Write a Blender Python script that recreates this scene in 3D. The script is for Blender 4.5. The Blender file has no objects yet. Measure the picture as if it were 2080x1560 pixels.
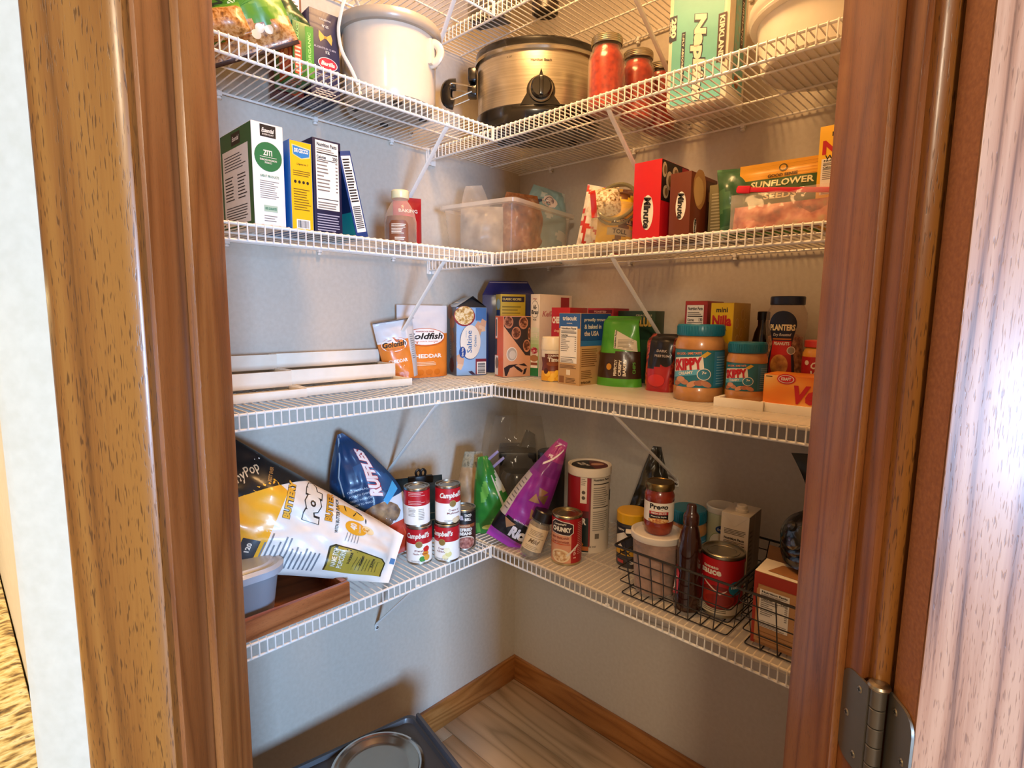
import bpy, bmesh, math, random
from mathutils import Vector, Matrix, noise
random.seed(7)
SC = bpy.context.scene
COL = SC.collection
R = math.radians

# ------------------------------------------------------------------ camera, light, exposure
CAM = Vector((1.3418, -1.4301, 1.3814))
PAN = R(43.762)
cr = Vector((.7212, .6926, .0107)); cu = Vector((-.0950, .0836, .9920)); cd = Vector((-.6861, .7165, -.1261))
cam = bpy.data.cameras.new('camera')
cam.sensor_width = 36; cam.lens = 1119.84 / 2080 * 36; cam.clip_start = .02
co = bpy.data.objects.new('camera', cam); COL.objects.link(co)
M = Matrix((cr, cu, -cd)).transposed().to_4x4(); M.translation = CAM
co.matrix_world = M
SC.camera = co
SC.view_settings.view_transform = 'Standard'; SC.view_settings.look = 'None'
SC.view_settings.gamma = 1; SC.view_settings.use_curve_mapping = False
SC.view_settings.exposure = 0.0
world = bpy.data.worlds.new('kitchen_light'); SC.world = world; world.use_nodes = True
bg = world.node_tree.nodes['Background']; bg.inputs[0].default_value = (1.0, .82, .62, 1); bg.inputs[1].default_value = .25
try:
    SC.cycles.max_bounces = 8; SC.cycles.transparent_max_bounces = 16
    SC.cycles.caustics_reflective = False; SC.cycles.caustics_refractive = False
    SC.cycles.sample_clamp_indirect = 6
except Exception:
    pass

def area(name, loc, target, sx, sy, power, color):
    l = bpy.data.lights.new(name, 'AREA'); l.shape = 'RECTANGLE'; l.size = sx; l.size_y = sy; l.energy = power; l.color = color
    o = bpy.data.objects.new(name, l); COL.objects.link(o); o.location = loc
    o.rotation_euler = (Vector(target) - Vector(loc)).to_track_quat('-Z', 'Y').to_euler(); return o
area('window_daylight', (4.0, -2.35, 1.12), (.1, -.65, .70), .55, .8, 205, (.36, .61, 1.0))
area('kitchen_ceiling_lamp', (2.5, -3.0, 2.4), (1.0, -1.0, 1.0), .35, .35, 35, (1.0, .80, .56))
area('pantry_ceiling_lamp', (.62, -.66, 2.42), (.62, -.66, 0), .28, .28, 15, (1.0, .56, .22))
area('kitchen_cabinet_lamp', (.25, -1.75, 1.40), (.25, -1.70, .9), .6, .1, 6, (1.0, .74, .34))

# ------------------------------------------------------------------ materials
def lin(h):
    h = h.lstrip('#'); c = [int(h[i:i+2], 16) / 255 for i in (0, 2, 4)]
    return tuple(x / 12.92 if x <= .04045 else ((x + .055) / 1.055) ** 2.4 for x in c) + (1,)
MATS = {}
def mat(hexc, rough=.5, metal=0.0, coat=0.0, bump=0.0, var=.05, nscale=60.0):
    """plain surface with a little procedural colour variation (and bump)"""
    key = (hexc, rough, metal, coat, bump, var, nscale)
    if key in MATS: return MATS[key]
    m = bpy.data.materials.new('surface_' + hexc.lstrip('#')); m.use_nodes = True
    nt = m.node_tree; p = nt.nodes['Principled BSDF']; c = lin(hexc)
    tc = nt.nodes.new('ShaderNodeTexCoord'); n = nt.nodes.new('ShaderNodeTexNoise'); n.inputs['Scale'].default_value = nscale
    nt.links.new(tc.outputs['Object'], n.inputs['Vector'])
    mx = nt.nodes.new('ShaderNodeMix'); mx.data_type = 'RGBA'
    mx.inputs[6].default_value = tuple(x * (1 - var) for x in c[:3]) + (1,)
    mx.inputs[7].default_value = tuple(min(1, x * (1 + var)) for x in c[:3]) + (1,)
    nt.links.new(n.outputs['Fac'], mx.inputs[0]); nt.links.new(mx.outputs[2], p.inputs['Base Color'])
    p.inputs['Roughness'].default_value = rough; p.inputs['Metallic'].default_value = metal
    p.inputs['Coat Weight'].default_value = coat; p.inputs['Coat Roughness'].default_value = .08
    if bump:
        b = nt.nodes.new('ShaderNodeBump'); b.inputs['Strength'].default_value = bump; b.inputs['Distance'].default_value = .002
        nt.links.new(n.outputs['Fac'], b.inputs['Height']); nt.links.new(b.outputs['Normal'], p.inputs['Normal'])
    MATS[key] = m; return m
def paper(h): return mat(h, .42, coat=.12)
def ink(h): return mat(h, .45)
def film(h): return mat(h, .33, coat=.14)
def plast(h): return mat(h, .32)
def metalm(h, r=.28): return mat(h, r, metal=1.0)
def clear(name, tint='#ffffff', opac=.25, rough=.12, spec=.5):
    """thin see-through plastic or glass: part transparent, part glossy"""
    if name in MATS: return MATS[name]
    m = bpy.data.materials.new(name); m.use_nodes = True; nt = m.node_tree
    p = nt.nodes['Principled BSDF']; p.inputs['Base Color'].default_value = lin(tint); p.inputs['Roughness'].default_value = rough
    t = nt.nodes.new('ShaderNodeBsdfTransparent'); t.inputs[0].default_value = tuple(.6 + .4 * x for x in lin(tint)[:3]) + (1,)
    mix = nt.nodes.new('ShaderNodeMixShader')
    lw = nt.nodes.new('ShaderNodeLayerWeight'); lw.inputs[0].default_value = .5
    pw = nt.nodes.new('ShaderNodeMath'); pw.operation = 'POWER'; pw.inputs[1].default_value = 3.5; nt.links.new(lw.outputs['Facing'], pw.inputs[0])
    ad = nt.nodes.new('ShaderNodeMath'); ad.operation = 'MULTIPLY_ADD'; ad.use_clamp = True; ad.inputs[1].default_value = .55; ad.inputs[2].default_value = opac
    nt.links.new(pw.outputs[0], ad.inputs[0]); nt.links.new(ad.outputs[0], mix.inputs[0])
    nt.links.new(t.outputs[0], mix.inputs[1]); nt.links.new(p.outputs[0], mix.inputs[2])
    nt.links.new(mix.outputs[0], nt.nodes['Material Output'].inputs[0])
    MATS[name] = m; return m
def mottled(name, cols, scale=40, rough=.5, detail=3, coat=0.0, bump=.2, stretch=(1, 1, 1)):
    if name in MATS: return MATS[name]
    m = bpy.data.materials.new(name); m.use_nodes = True; nt = m.node_tree; p = nt.nodes['Principled BSDF']
    tc = nt.nodes.new('ShaderNodeTexCoord'); mp = nt.nodes.new('ShaderNodeMapping'); mp.inputs['Scale'].default_value = stretch
    n = nt.nodes.new('ShaderNodeTexNoise'); n.inputs['Scale'].default_value = scale; n.inputs['Detail'].default_value = detail
    r = nt.nodes.new('ShaderNodeValToRGB'); el = r.color_ramp.elements
    k = len(cols)
    el[0].position = .3; el[0].color = lin(cols[0]); el[1].position = .7; el[1].color = lin(cols[-1])
    for i in range(1, k - 1):
        e = el.new(.3 + .4 * i / (k - 1)); e.color = lin(cols[i])
    nt.links.new(tc.outputs['Object'], mp.inputs[0]); nt.links.new(mp.outputs[0], n.inputs['Vector'])
    nt.links.new(n.outputs['Fac'], r.inputs[0]); nt.links.new(r.outputs[0], p.inputs['Base Color'])
    p.inputs['Roughness'].default_value = rough; p.inputs['Coat Weight'].default_value = coat
    b = nt.nodes.new('ShaderNodeBump'); b.inputs['Strength'].default_value = bump; b.inputs['Distance'].default_value = .003
    nt.links.new(n.outputs['Fac'], b.inputs['Height']); nt.links.new(b.outputs['Normal'], p.inputs['Normal'])
    MATS[name] = m; return m
def oak(name, light, mid, dark, pore, rough=.38, band=7.0, pores=.55, coat=.25, axis='Z', cathedral=1.0, fine=1.0):
    """oiled oak: broad growth bands, fine streaks and short dark pores, grain along the given object axis"""
    if name in MATS: return MATS[name]
    m = bpy.data.materials.new(name); m.use_nodes = True; nt = m.node_tree; p = nt.nodes['Principled BSDF']; L = nt.links.new
    def nd(t, **kw):
        x = nt.nodes.new(t)
        for k, v in kw.items(): setattr(x, k, v)
        return x
    tc = nd('ShaderNodeTexCoord')
    def mp(a, b):
        q = nd('ShaderNodeMapping'); s = {'X': (b, a, a), 'Y': (a, b, a), 'Z': (a, a, b)}[axis]
        q.inputs['Scale'].default_value = s; L(tc.outputs['Object'], q.inputs[0]); return q
    # growth bands from a stretched, distorted noise turned into contour lines
    q1 = mp(band, band * .10 * cathedral); n1 = nd('ShaderNodeTexNoise'); n1.inputs['Scale'].default_value = 1.6; n1.inputs['Detail'].default_value = 1.5
    L(q1.outputs[0], n1.inputs['Vector'])
    mul = nd('ShaderNodeMath', operation='MULTIPLY'); mul.inputs[1].default_value = 9.0; L(n1.outputs['Fac'], mul.inputs[0])
    fr = nd('ShaderNodeMath', operation='PINGPONG'); fr.inputs[1].default_value = .5; L(mul.outputs[0], fr.inputs[0])
    q2 = mp(900 * fine, 12); n2 = nd('ShaderNodeTexNoise'); n2.inputs['Scale'].default_value = 1.0; n2.inputs['Detail'].default_value = 3; L(q2.outputs[0], n2.inputs['Vector'])
    sm = nd('ShaderNodeMath', operation='MULTIPLY_ADD'); sm.inputs[1].default_value = 1.25; L(fr.outputs[0], sm.inputs[0])
    s2 = nd('ShaderNodeMath', operation='MULTIPLY'); s2.inputs[1].default_value = .55; L(n2.outputs['Fac'], s2.inputs[0]); L(s2.outputs[0], sm.inputs[2])
    rp = nd('ShaderNodeValToRGB'); e = rp.color_ramp.elements
    e[0].position = .18; e[0].color = lin(dark); e[1].position = .85; e[1].color = lin(light); k = e.new(.48); k.color = lin(mid)
    L(sm.outputs[0], rp.inputs[0])
    q3 = mp(1300 * fine, 120 * fine); n3 = nd('ShaderNodeTexNoise'); n3.inputs['Scale'].default_value = 1.0; n3.inputs['Detail'].default_value = 1; L(q3.outputs[0], n3.inputs['Vector'])
    r3 = nd('ShaderNodeValToRGB'); r3.color_ramp.elements[0].position = .60; r3.color_ramp.elements[1].position = .68; L(n3.outputs['Fac'], r3.inputs[0])
    pm = nd('ShaderNodeMath', operation='MULTIPLY'); pm.inputs[1].default_value = pores; L(r3.outputs[0], pm.inputs[0])
    mx = nd('ShaderNodeMix', data_type='RGBA'); L(pm.outputs[0], mx.inputs[0]); L(rp.outputs[0], mx.inputs[6]); mx.inputs[7].default_value = lin(pore)
    L(mx.outputs[2], p.inputs['Base Color'])
    p.inputs['Roughness'].default_value = rough; p.inputs['Coat Weight'].default_value = coat; p.inputs['Coat Roughness'].default_value = .18
    b = nd('ShaderNodeBump'); b.inputs['Strength'].default_value = .18; b.inputs['Distance'].default_value = .0008; b.invert = True
    L(r3.outputs[0], b.inputs['Height']); L(b.outputs['Normal'], p.inputs['Normal'])
    MATS[name] = m; return m

# ------------------------------------------------------------------ mesh builder
TXT = {}
def text_geo(s, bold=0.0, shear=0.0):
    """triangulated outline of a word, scaled into the unit box"""
    key = (s, bold, shear)
    if key in TXT: return TXT[key]
    c = bpy.data.curves.new('word', 'FONT'); c.body = s; c.size = 1; c.offset = bold; c.shear = shear; c.resolution_u = 2; c.fill_mode = 'FRONT'
    c.align_x = 'LEFT'
    o = bpy.data.objects.new('word', c)
    me = bpy.data.meshes.new_from_object(o)
    me.calc_loop_triangles()
    V = [(v.co.x, v.co.y) for v in me.vertices]; T = [tuple(t.vertices) for t in me.loop_triangles]
    bpy.data.objects.remove(o); bpy.data.curves.remove(c); bpy.data.meshes.remove(me)
    x0 = min(v[0] for v in V); x1 = max(v[0] for v in V); y0 = min(v[1] for v in V); y1 = max(v[1] for v in V)
    V = [((x - x0) / (x1 - x0), (y - y0) / (y1 - y0)) for x, y in V]
    TXT[key] = (V, T); return TXT[key]

class MB:
    def __init__(s): s.v = []; s.f = []; s.m = []; s.sm = []; s.mats = []
    def mi(s, m):
        if m not in s.mats: s.mats.append(m)
        return s.mats.index(m)
    def face(s, pts, m, smooth=False):
        i = len(s.v); s.v += [tuple(p) for p in pts]; s.f.append(tuple(range(i, i + len(pts)))); s.m.append(s.mi(m)); s.sm.append(smooth)
    def mesh(s, V, Fs, m, smooth=False):
        i = len(s.v); s.v += [tuple(p) for p in V]
        for k, f in enumerate(Fs):
            s.f.append(tuple(i + a for a in f)); s.m.append(s.mi(m[k] if isinstance(m, list) else m)); s.sm.append(smooth)
    def box(s, x0, x1, y0, y1, z0, z1, m, bev=.0, mx=None):
        bm = bmesh.new(); bmesh.ops.create_cube(bm, size=1)
        for v in bm.verts: v.co = Vector((x0 + (v.co.x + .5) * (x1 - x0), y0 + (v.co.y + .5) * (y1 - y0), z0 + (v.co.z + .5) * (z1 - z0)))
        if bev: bmesh.ops.bevel(bm, geom=bm.edges[:], offset=bev, segments=2, affect='EDGES', profile=.6)
        if mx is not None: bm.transform(mx)
        bm.verts.index_update()
        s.mesh([v.co[:] for v in bm.verts], [[v.index for v in f.verts] for f in bm.faces], m); bm.free()
    def grid(s, fn, nu, nv, m, smooth=True, cu=False, col=None):
        V = []; F = []; ml = []
        for j in range(nv + 1):
            for i in range(nu + 1): V.append(fn(i / nu, j / nv))
        for j in range(nv):
            for i in range(nu):
                a = j * (nu + 1) + i; F.append((a, a + 1, a + nu + 2, a + nu + 1))
                ml.append(col((i + .5) / nu, (j + .5) / nv) if col else m)
        s.mesh(V, F, ml, smooth)
    def lathe(s, prof, m, seg=32, cap0=True, cap1=True, sx=1.0, sy=1.0, c=(0, 0, 0)):
        """prof: (r, z[, material]) from bottom to top"""
        n = len(prof); V = []; F = []; ml = []
        for q in prof:
            for k in range(seg):
                a = 2 * math.pi * k / seg; V.append((c[0] + q[0] * sx * math.cos(a), c[1] + q[0] * sy * math.sin(a), c[2] + q[1]))
        for j in range(n - 1):
            mm = prof[j][2] if len(prof[j]) > 2 else m
            for k in range(seg):
                k2 = (k + 1) % seg; F.append((j * seg + k, j * seg + k2, (j + 1) * seg + k2, (j + 1) * seg + k)); ml.append(mm)
        s.mesh(V, F, ml, True)
        if cap0 and prof[0][0] > 1e-5: s.mesh(V[:seg], [tuple(range(seg))[::-1]], prof[0][2] if len(prof[0]) > 2 else m)
        if cap1 and prof[-1][0] > 1e-5: s.mesh(V[-seg:], [tuple(range(seg))], prof[-1][2] if len(prof[-1]) > 2 else m)
    def tube(s, pts, r, m, seg=8, closed=False, flat=1.0):
        P = [Vector(p) for p in pts]; n = len(P); V = []; F = []; up = None
        for i in range(n):
            a = P[i - 1] if (i > 0 or closed) else P[i]; b = P[(i + 1) % n] if (i < n - 1 or closed) else P[i]
            t = (b - a).normalized()
            if up is None:
                up = Vector((0, 0, 1)) if abs(t.z) < .9 else Vector((1, 0, 0))
            u = t.cross(up).normalized(); w = u.cross(t).normalized(); up = w
            rr = r[i] if isinstance(r, (list, tuple)) else r
            for k in range(seg):
                q = 2 * math.pi * k / seg; V.append(P[i] + u * rr * math.cos(q) + w * rr * flat * math.sin(q))
        for i in range(n if closed else n - 1):
            i2 = (i + 1) % n
            for k in range(seg):
                k2 = (k + 1) % seg; F.append((i * seg + k, i * seg + k2, i2 * seg + k2, i2 * seg + k))
        if not closed: F.append(tuple(range(seg))[::-1]); F.append(tuple((n - 1) * seg + k for k in range(seg)))
        s.mesh(V, F, m, True)
    # ---- flat print laid on a surface: 2-D shapes in metres sent through a map (u, v, height) -> point
    def tri2(s, mp, V, T, m, layer):
        step = getattr(mp, 'step', None)
        if step:
            bm = bmesh.new(); vs = [bm.verts.new((x, y, 0)) for x, y in V]
            for t in T:
                try: bm.faces.new([vs[i] for i in t])
                except ValueError: pass
            su, sv = step
            for ax, st in ((0, su), (1, sv)):
                if not st: continue
                lo = min(v.co[ax] for v in bm.verts); hi = max(v.co[ax] for v in bm.verts)
                k = math.ceil(lo / st) * st
                while k < hi:
                    no = Vector((1, 0, 0)) if ax == 0 else Vector((0, 1, 0))
                    bmesh.ops.bisect_plane(bm, geom=bm.verts[:] + bm.edges[:] + bm.faces[:], plane_co=no * k, plane_no=no, dist=1e-7)
                    k += st
            bm.verts.index_update(); V = [(v.co.x, v.co.y) for v in bm.verts]; T = [[v.index for v in f.verts] for f in bm.faces]; bm.free()
        h = .0003 * layer + getattr(mp, 'lift', 0)
        s.mesh([mp(x, y, h) for x, y in V], T, m, bool(step))
    def poly(s, mp, pts, m, layer=1):
        n = len(pts)
        from mathutils.geometry import tessellate_polygon
        T = tessellate_polygon([[Vector((x, y, 0)) for x, y in pts]])
        T2 = []
        for a, b, c in T:
            A, B, C = pts[a], pts[b], pts[c]
            T2.append((a, b, c) if (B[0]-A[0])*(C[1]-A[1])-(B[1]-A[1])*(C[0]-A[0]) > 0 else (a, c, b))
        s.tri2(mp, pts, T2, m, layer)
    def rect(s, mp, u0, v0, u1, v1, m, layer=1): s.tri2(mp, [(u0, v0), (u1, v0), (u1, v1), (u0, v1)], [(0, 1, 2, 3)], m, layer)
    def ell(s, mp, u, v, ru, rv, m, layer=1, n=28, rot=0.0, wob=0.0):
        pts = []
        for k in range(n):
            a = 2 * math.pi * k / n; q = 1 + wob * math.sin(3.3 * a * 1.0 + u * 900) * (.5 + .5 * math.cos(5 * a))
            x = ru * q * math.cos(a); y = rv * q * math.sin(a)
            pts.append((u + x * math.cos(rot) - y * math.sin(rot), v + x * math.sin(rot) + y * math.cos(rot)))
        s.tri2(mp, pts, [tuple(range(n))], m, layer)
    def text(s, mp, w, u, v, W, H, m, layer=2, rot=0.0, bold=0.02, shear=0.0, edge=None, ew=.05):
        """a word filling a W x H box centred on (u, v)"""
        if edge is not None:
            s.text(mp, w, u, v, W + 1.4 * H * ew, H * (1 + 1.6 * ew), edge, layer, rot, bold + ew, shear); layer += 1
        V, T = text_geo(w, bold, shear); c, sn = math.cos(R(rot)), math.sin(R(rot))
        Q = []
        for x, y in V:
            X = (x - .5) * W; Y = (y - .5) * H; Q.append((u + X * c - Y * sn, v + X * sn + Y * c))
        s.tri2(mp, Q, T, m, layer)
    def lines(s, mp, u0, v0, u1, v1, n, m, layer=2, fill=.45, ragged=.3):
        hh = (v1 - v0) / n
        for i in range(n):
            e = u1 - (u1 - u0) * ragged * random.random(); s.rect(mp, u0, v0 + i * hh, e, v0 + (i + fill) * hh, m, layer)
    def nutri(s, mp, u0, v0, u1, v1, cal='', layer=1, back=True, n=10):
        W = u1 - u0; Hh = v1 - v0; k = ink('#2a2622'); g = ink('#7d756c')
        if back: s.rect(mp, u0, v0, u1, v1, paper('#f2ecdf'), layer)
        a = u0 + .05 * W; b = u1 - .05 * W
        s.text(mp, 'Nutrition Facts', (a + b) / 2, v1 - .055 * Hh, (b - a) * .96, .055 * Hh, k, layer + 1, bold=.03)
        s.lines(mp, a, v1 - .15 * Hh, b, v1 - .095 * Hh, 2, g, layer + 1)
        s.rect(mp, a, v1 - .185 * Hh, b, v1 - .168 * Hh, k, layer + 1)
        s.text(mp, 'Calories', a + .22 * (b - a), v1 - .235 * Hh, .44 * (b - a), .048 * Hh, k, layer + 1, bold=.03)
        if cal: s.text(mp, cal, b - .12 * (b - a), v1 - .232 * Hh, .24 * (b - a), .055 * Hh, k, layer + 1, bold=.03)
        s.rect(mp, a, v1 - .28 * Hh, b, v1 - .27 * Hh, k, layer + 1)
        for i in range(n):
            y = v1 - (.31 + .052 * i) * Hh
            if y < v0 + .16 * Hh: break
            s.rect(mp, a, y, a + (b - a) * random.uniform(.3, .65), y + .018 * Hh, g, layer + 1); s.rect(mp, b - .1 * (b - a), y, b, y + .018 * Hh, g, layer + 1)
        s.rect(mp, a, v0 + .15 * Hh, b, v0 + .162 * Hh, k, layer + 1); s.lines(mp, a, v0 + .02 * Hh, b, v0 + .13 * Hh, 3, g, layer + 1)
    def bars(s, mp, u0, v0, u1, v1, layer=1, rot=False):
        s.rect(mp, u0, v0, u1, v1, paper('#f5f0e6'), layer); k = ink('#1c1a1a'); n = 14
        for i in range(n):
            a = .08 + .84 * i / n; b = a + .84 / n * random.uniform(.3, .75)
            if rot: s.rect(mp, u0 + .1 * (u1 - u0), v0 + a * (v1 - v0), u1 - .1 * (u1 - u0), v0 + b * (v1 - v0), k, layer + 1)
            else: s.rect(mp, u0 + a * (u1 - u0), v0 + .1 * (v1 - v0), u0 + b * (u1 - u0), v1 - .1 * (v1 - v0), k, layer + 1)
    def build(s, name, parent=None, sharp=35, loc=None, rot=None, mx=None):
        me = bpy.data.meshes.new(name); me.from_pydata(s.v, [], s.f)
        for m in s.mats: me.materials.append(m)
        me.polygons.foreach_set('material_index', s.m); me.polygons.foreach_set('use_smooth', s.sm)
        me.update()
        try: me.set_sharp_from_angle(angle=R(sharp))
        except Exception: pass
        o = bpy.data.objects.new(name, me); COL.objects.link(o)
        if parent: o.parent = parent
        if loc: o.location = loc
        if rot: o.rotation_euler = rot
        if mx is not None: o.matrix_local = mx
        return o

def flat(o, ux, vx):
    o, ux, vx = Vector(o), Vector(ux), Vector(vx); n = ux.cross(vx)
    return lambda u, v, h=0: o + ux * u + vx * v + n * h
def cylmap(r, z0=0.0, a0=-90.0, step=.006, sx=1, sy=1, vstep=None):
    rf = r if callable(r) else (lambda v: r)
    def f(u, v, h=0):
        q = rf(v); a = R(a0) + u / (r if not callable(r) else rf(0.0001)); return Vector(((q + h) * math.cos(a) * sx, (q + h) * math.sin(a) * sy, z0 + v))
    f.step = (step, vstep); f.lift = .0004; return f
class Carton:
    """rectangular carton standing on z=0, front towards -y, with a printable map for each face"""
    def __init__(s, w, d, h, side, front=None, top=None, bev=.0012, left=None, right=None):
        s.w, s.d, s.h = w, d, h; s.mb = MB(); s.mb.box(-w/2, w/2, -d/2, d/2, 0, h, side, bev)
        s.F = flat((-w/2, -d/2, 0), (1, 0, 0), (0, 0, 1)); s.L = flat((-w/2, d/2, 0), (0, -1, 0), (0, 0, 1))
        s.Rt = flat((w/2, -d/2, 0), (0, 1, 0), (0, 0, 1)); s.T = flat((-w/2, -d/2, h), (1, 0, 0), (0, 1, 0)); s.B = flat((-w/2, d/2, 0), (1, 0, 0), (0, -1, 0))
        e = .0012
        if front: s.mb.rect(s.F, e, e, w - e, h - e, front, .5)
        if top: s.mb.rect(s.T, e, e, w - e, d - e, top, .5)
        if left: s.mb.rect(s.L, e, e, d - e, h - e, left, .5)
        if right: s.mb.rect(s.Rt, e, e, d - e, h - e, right, .5)
class Bag:
    """soft film bag: front and back skins, sealed top, standing or pillow bottom"""
    def __init__(s, w, h, t, stand=False, taper=(1, 1), crinkle=.004, seed=0, seal=.05, bendv=None, bend=0.0, kq=22, pw=2.4, sideamp=.0, tp=1.0):
        s.w, s.h, s.t = w, h, t
        def W(q):
            return w * (taper[0] + (taper[1] - taper[0]) * q ** tp) * (1 - sideamp * math.sin(math.pi * q))
        def T(sv, q):
            e = max(0.0, 1 - abs(sv) ** pw) ** .65
            if stand: f = (1 - max(0, (q - .0) / (1 - seal)) ** 1.6) if q < 1 - seal else 0.0; f = max(f, 0) ** .8
            else:
                qq = min(1, max(0, (q - seal) / (1 - 2 * seal))); f = max(0, 1 - abs(2 * qq - 1) ** 2.6) ** .6
            return t / 2 * e * f + .0012
        def P(u, v, h_=0, side=-1):
            q = min(1, max(0, v / h)); k = W(q) / w; sv = max(-1, min(1, 2 * u / w)); th = T(sv, q)
            ed = min(1, th / (t * .2 + 1e-6))
            n = noise.noise(Vector((u * kq + seed * 7.1, v * kq * .7, side * 3.0))) + .5 * noise.noise(Vector((u * kq * 2.3 + seed, v * kq * 1.9, side * 5.0 + 2)))
            # a few sharp creases
            cr_ = abs(noise.noise(Vector((u * kq * .6 + v * kq * .5 + seed * 3, v * kq * .4 - u * kq * .3, seed + side)))) ; n += .9 * max(0, .25 - cr_) * -3
            y = side * (th + crinkle * n * ed + h_); x = u * k; z = v
            if bendv is not None and v > bendv:
                a = bend * min(1, (v - bendv) / max(1e-6, (h - bendv)) * 1.6); d = v - bendv
                z = bendv + d * math.cos(a) - y * math.sin(a); y = y * math.cos(a) + d * math.sin(a)
            wob = .35 * crinkle * noise.noise(Vector((u * 9, v * 14, seed)))
            return Vector((x + wob, y, z))
        s.P = P
        f = lambda u, v, h_=0: P(u, v, h_, -1)
        f.step = (.008, .008); f.lift = .0008; s.F = f
        s.stand = stand
    def skin(s, mb, col, nu=30, nv=36, colb=None):
        """col(u, v) in metres gives the film colour"""
        w, h = s.w, s.h
        g = (lambda i, j: col((i - .5) * w, j * h)) if callable(col) else (lambda i, j: col)
        gb = (lambda i, j: (colb or col)((.5 - i) * w, j * h)) if callable(colb or col) else (lambda i, j: colb or col)
        mb.grid(lambda i, j: s.P((i - .5) * w, j * h, 0, -1), nu, nv, None, True, col=g)
        mb.grid(lambda i, j: s.P((.5 - i) * w, j * h, 0, 1), nu, nv, None, True, col=gb)
        if s.stand:
            F = [s.P((i / nu - .5) * w, 0, 0, -1) for i in range(nu + 1)]; B = [s.P((i / nu - .5) * w, 0, 0, 1) for i in range(nu + 1)]
            for i in range(nu): mb.face([B[i], B[i + 1], F[i + 1], F[i]], g(.5, 0))
def basis(zl, front, loc):
    """matrix whose local z follows zl and whose local -y faces front"""
    z = Vector(zl).normalized(); f = Vector(front); f = (f - z * f.dot(z)).normalized(); y = -f; x = y.cross(z)
    m = Matrix((x, y, z)).transposed().to_4x4(); m.translation = Vector(loc); return m

# ------------------------------------------------------------------ scene bookkeeping
def tag(o, label, cat, group=None, kind=None):
    o['label'] = label; o['category'] = cat
    if group: o['group'] = group
    if kind: o['kind'] = kind
    return o
def thing(name, label, cat, loc=(0, 0, 0), rz=0.0, group=None, mx=None):
    o = bpy.data.objects.new(name, None); COL.objects.link(o); o.empty_display_size = .03
    if mx is not None: o.matrix_world = mx
    else: o.location = loc; o.rotation_euler = (0, 0, R(rz))
    return tag(o, label, cat, group)
def struct(o): o['kind'] = 'structure'; return o
def face_cam(x, y): return math.degrees(math.atan2(CAM.y - y, CAM.x - x)) + 90

# ------------------------------------------------------------------ the setting
pantrym = mottled('greige_pantry_paint', ['#c6bbab', '#cabfaf', '#cdc3b4'], scale=90, rough=.5, bump=.06)
wallm = mottled('painted_plaster', ['#d2c8b2', '#d6ccb7', '#dad0bb'], scale=90, rough=.55, bump=.06)
ceilm = mottled('ceiling_paint', ['#ece2d0', '#f0e7d6', '#f2eadb'], scale=140, rough=.8, bump=.15)
OAK_CASE = oak('oak_casing', '#9e6429', '#8f5520', '#744216', '#4f2d10', band=6, pores=.75, rough=.36, cathedral=.5, fine=.62)
OAK_JAMB = oak('oak_jamb', '#96592c', '#874c22', '#6d3a18', '#572e12', band=11, pores=.3, rough=.4, cathedral=.55)
OAK_STOP = oak('oak_stop', '#9c6130', '#8d5225', '#703e1a', '#522d12', band=11, pores=.35, rough=.38, cathedral=.6)
OAK_DOOR = oak('oak_veneer', '#c08a68', '#ab7251', '#5f331d', '#5f331d', band=8, pores=.5, rough=.40, coat=.16, cathedral=.62, fine=.6)
CORE = mottled('door_edge_board', ['#8f5426', '#9c5e2d', '#a96b37'], scale=260, rough=.5, bump=.1)
OAK_BASEX = oak('oak_base_x', '#b3763c', '#a4672f', '#8a5223', '#693c17', band=9, pores=.4, axis='X')
OAK_BASEY = oak('oak_base_y', '#b3763c', '#a4672f', '#8a5223', '#693c17', band=9, pores=.4, axis='Y')
H = {2: .7392, 3: 1.1948, 4: 1.5417, 5: 1.8542, 6: 2.15}
DL, DR = .2867, .3997
YL, XR = -1.285, 1.24        # ends of the left and right walls

def slab(name, x0, x1, y0, y1, z0, z1, m, bev=0.0, parent=None, **k):
    mb = MB(); mb.box(x0, x1, y0, y1, z0, z1, m, bev); return mb.build(name, parent, **k)
struct(slab('wall_left', -.1, 0, -1.385, .1, 0, 2.44, pantrym))
struct(slab('wall_right', 0, 1.36, 0, .1, 0, 2.44, pantrym))
struct(slab('wall_return_left', 0, .66, -1.385, YL, 0, 2.44, pantrym))
struct(slab('wall_return_right', XR, 1.36, -.78, 0, 0, 2.44, pantrym))
struct(slab('ceiling', -.1, 1.42, -1.46, .1, 2.44, 2.50, ceilm))
# floor of separate vinyl planks running along the right wall
fl = struct(slab('floor', -.2, 3.6, -3.8, .1, -.03, -.006, mat('#5c5248', .8)))
pm = [oak('floor_plank_%d' % i, a, b, c, d, rough=.42, band=5, pores=.12, axis='X', coat=.1, cathedral=.7) for i, (a, b, c, d) in enumerate([
    ('#c9ab88', '#bd9f7d', '#97805f', '#8a7457'), ('#b99c7b', '#a88d6e', '#877254', '#7b6850'), ('#d0b491', '#c5a785', '#a38a69', '#8d785a')])]
pmesh = {}
for j in range(22):
    y1 = -.012 - j * .172; x = -.2 - (j * .47) % 1.2
    while x < 3.5:
        xe = min(x + 1.2, 3.58); xs = max(x, -.19)
        if xe - xs > .02:
            mb = MB(); mb.box(xs + .0006, xe - .0006, y1 - .1708, y1, -.007, 0, pm[(j * 2 + int(x * 3) + (j // 2)) % 3], .0008)
            o = mb.build('floor_plank', fl)
        x += 1.2
struct(slab('baseboard_left', 0, .012, -1.28, -.0, 0, .0925, OAK_BASEY, .002))
struct(slab('baseboard_right', .012, XR, -.012, 0, 0, .0925, OAK_BASEX, .002))
struct(slab('baseboard_return_left', .012, .69, YL, YL + .012, 0, .0925, OAK_BASEX, .002))

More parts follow.
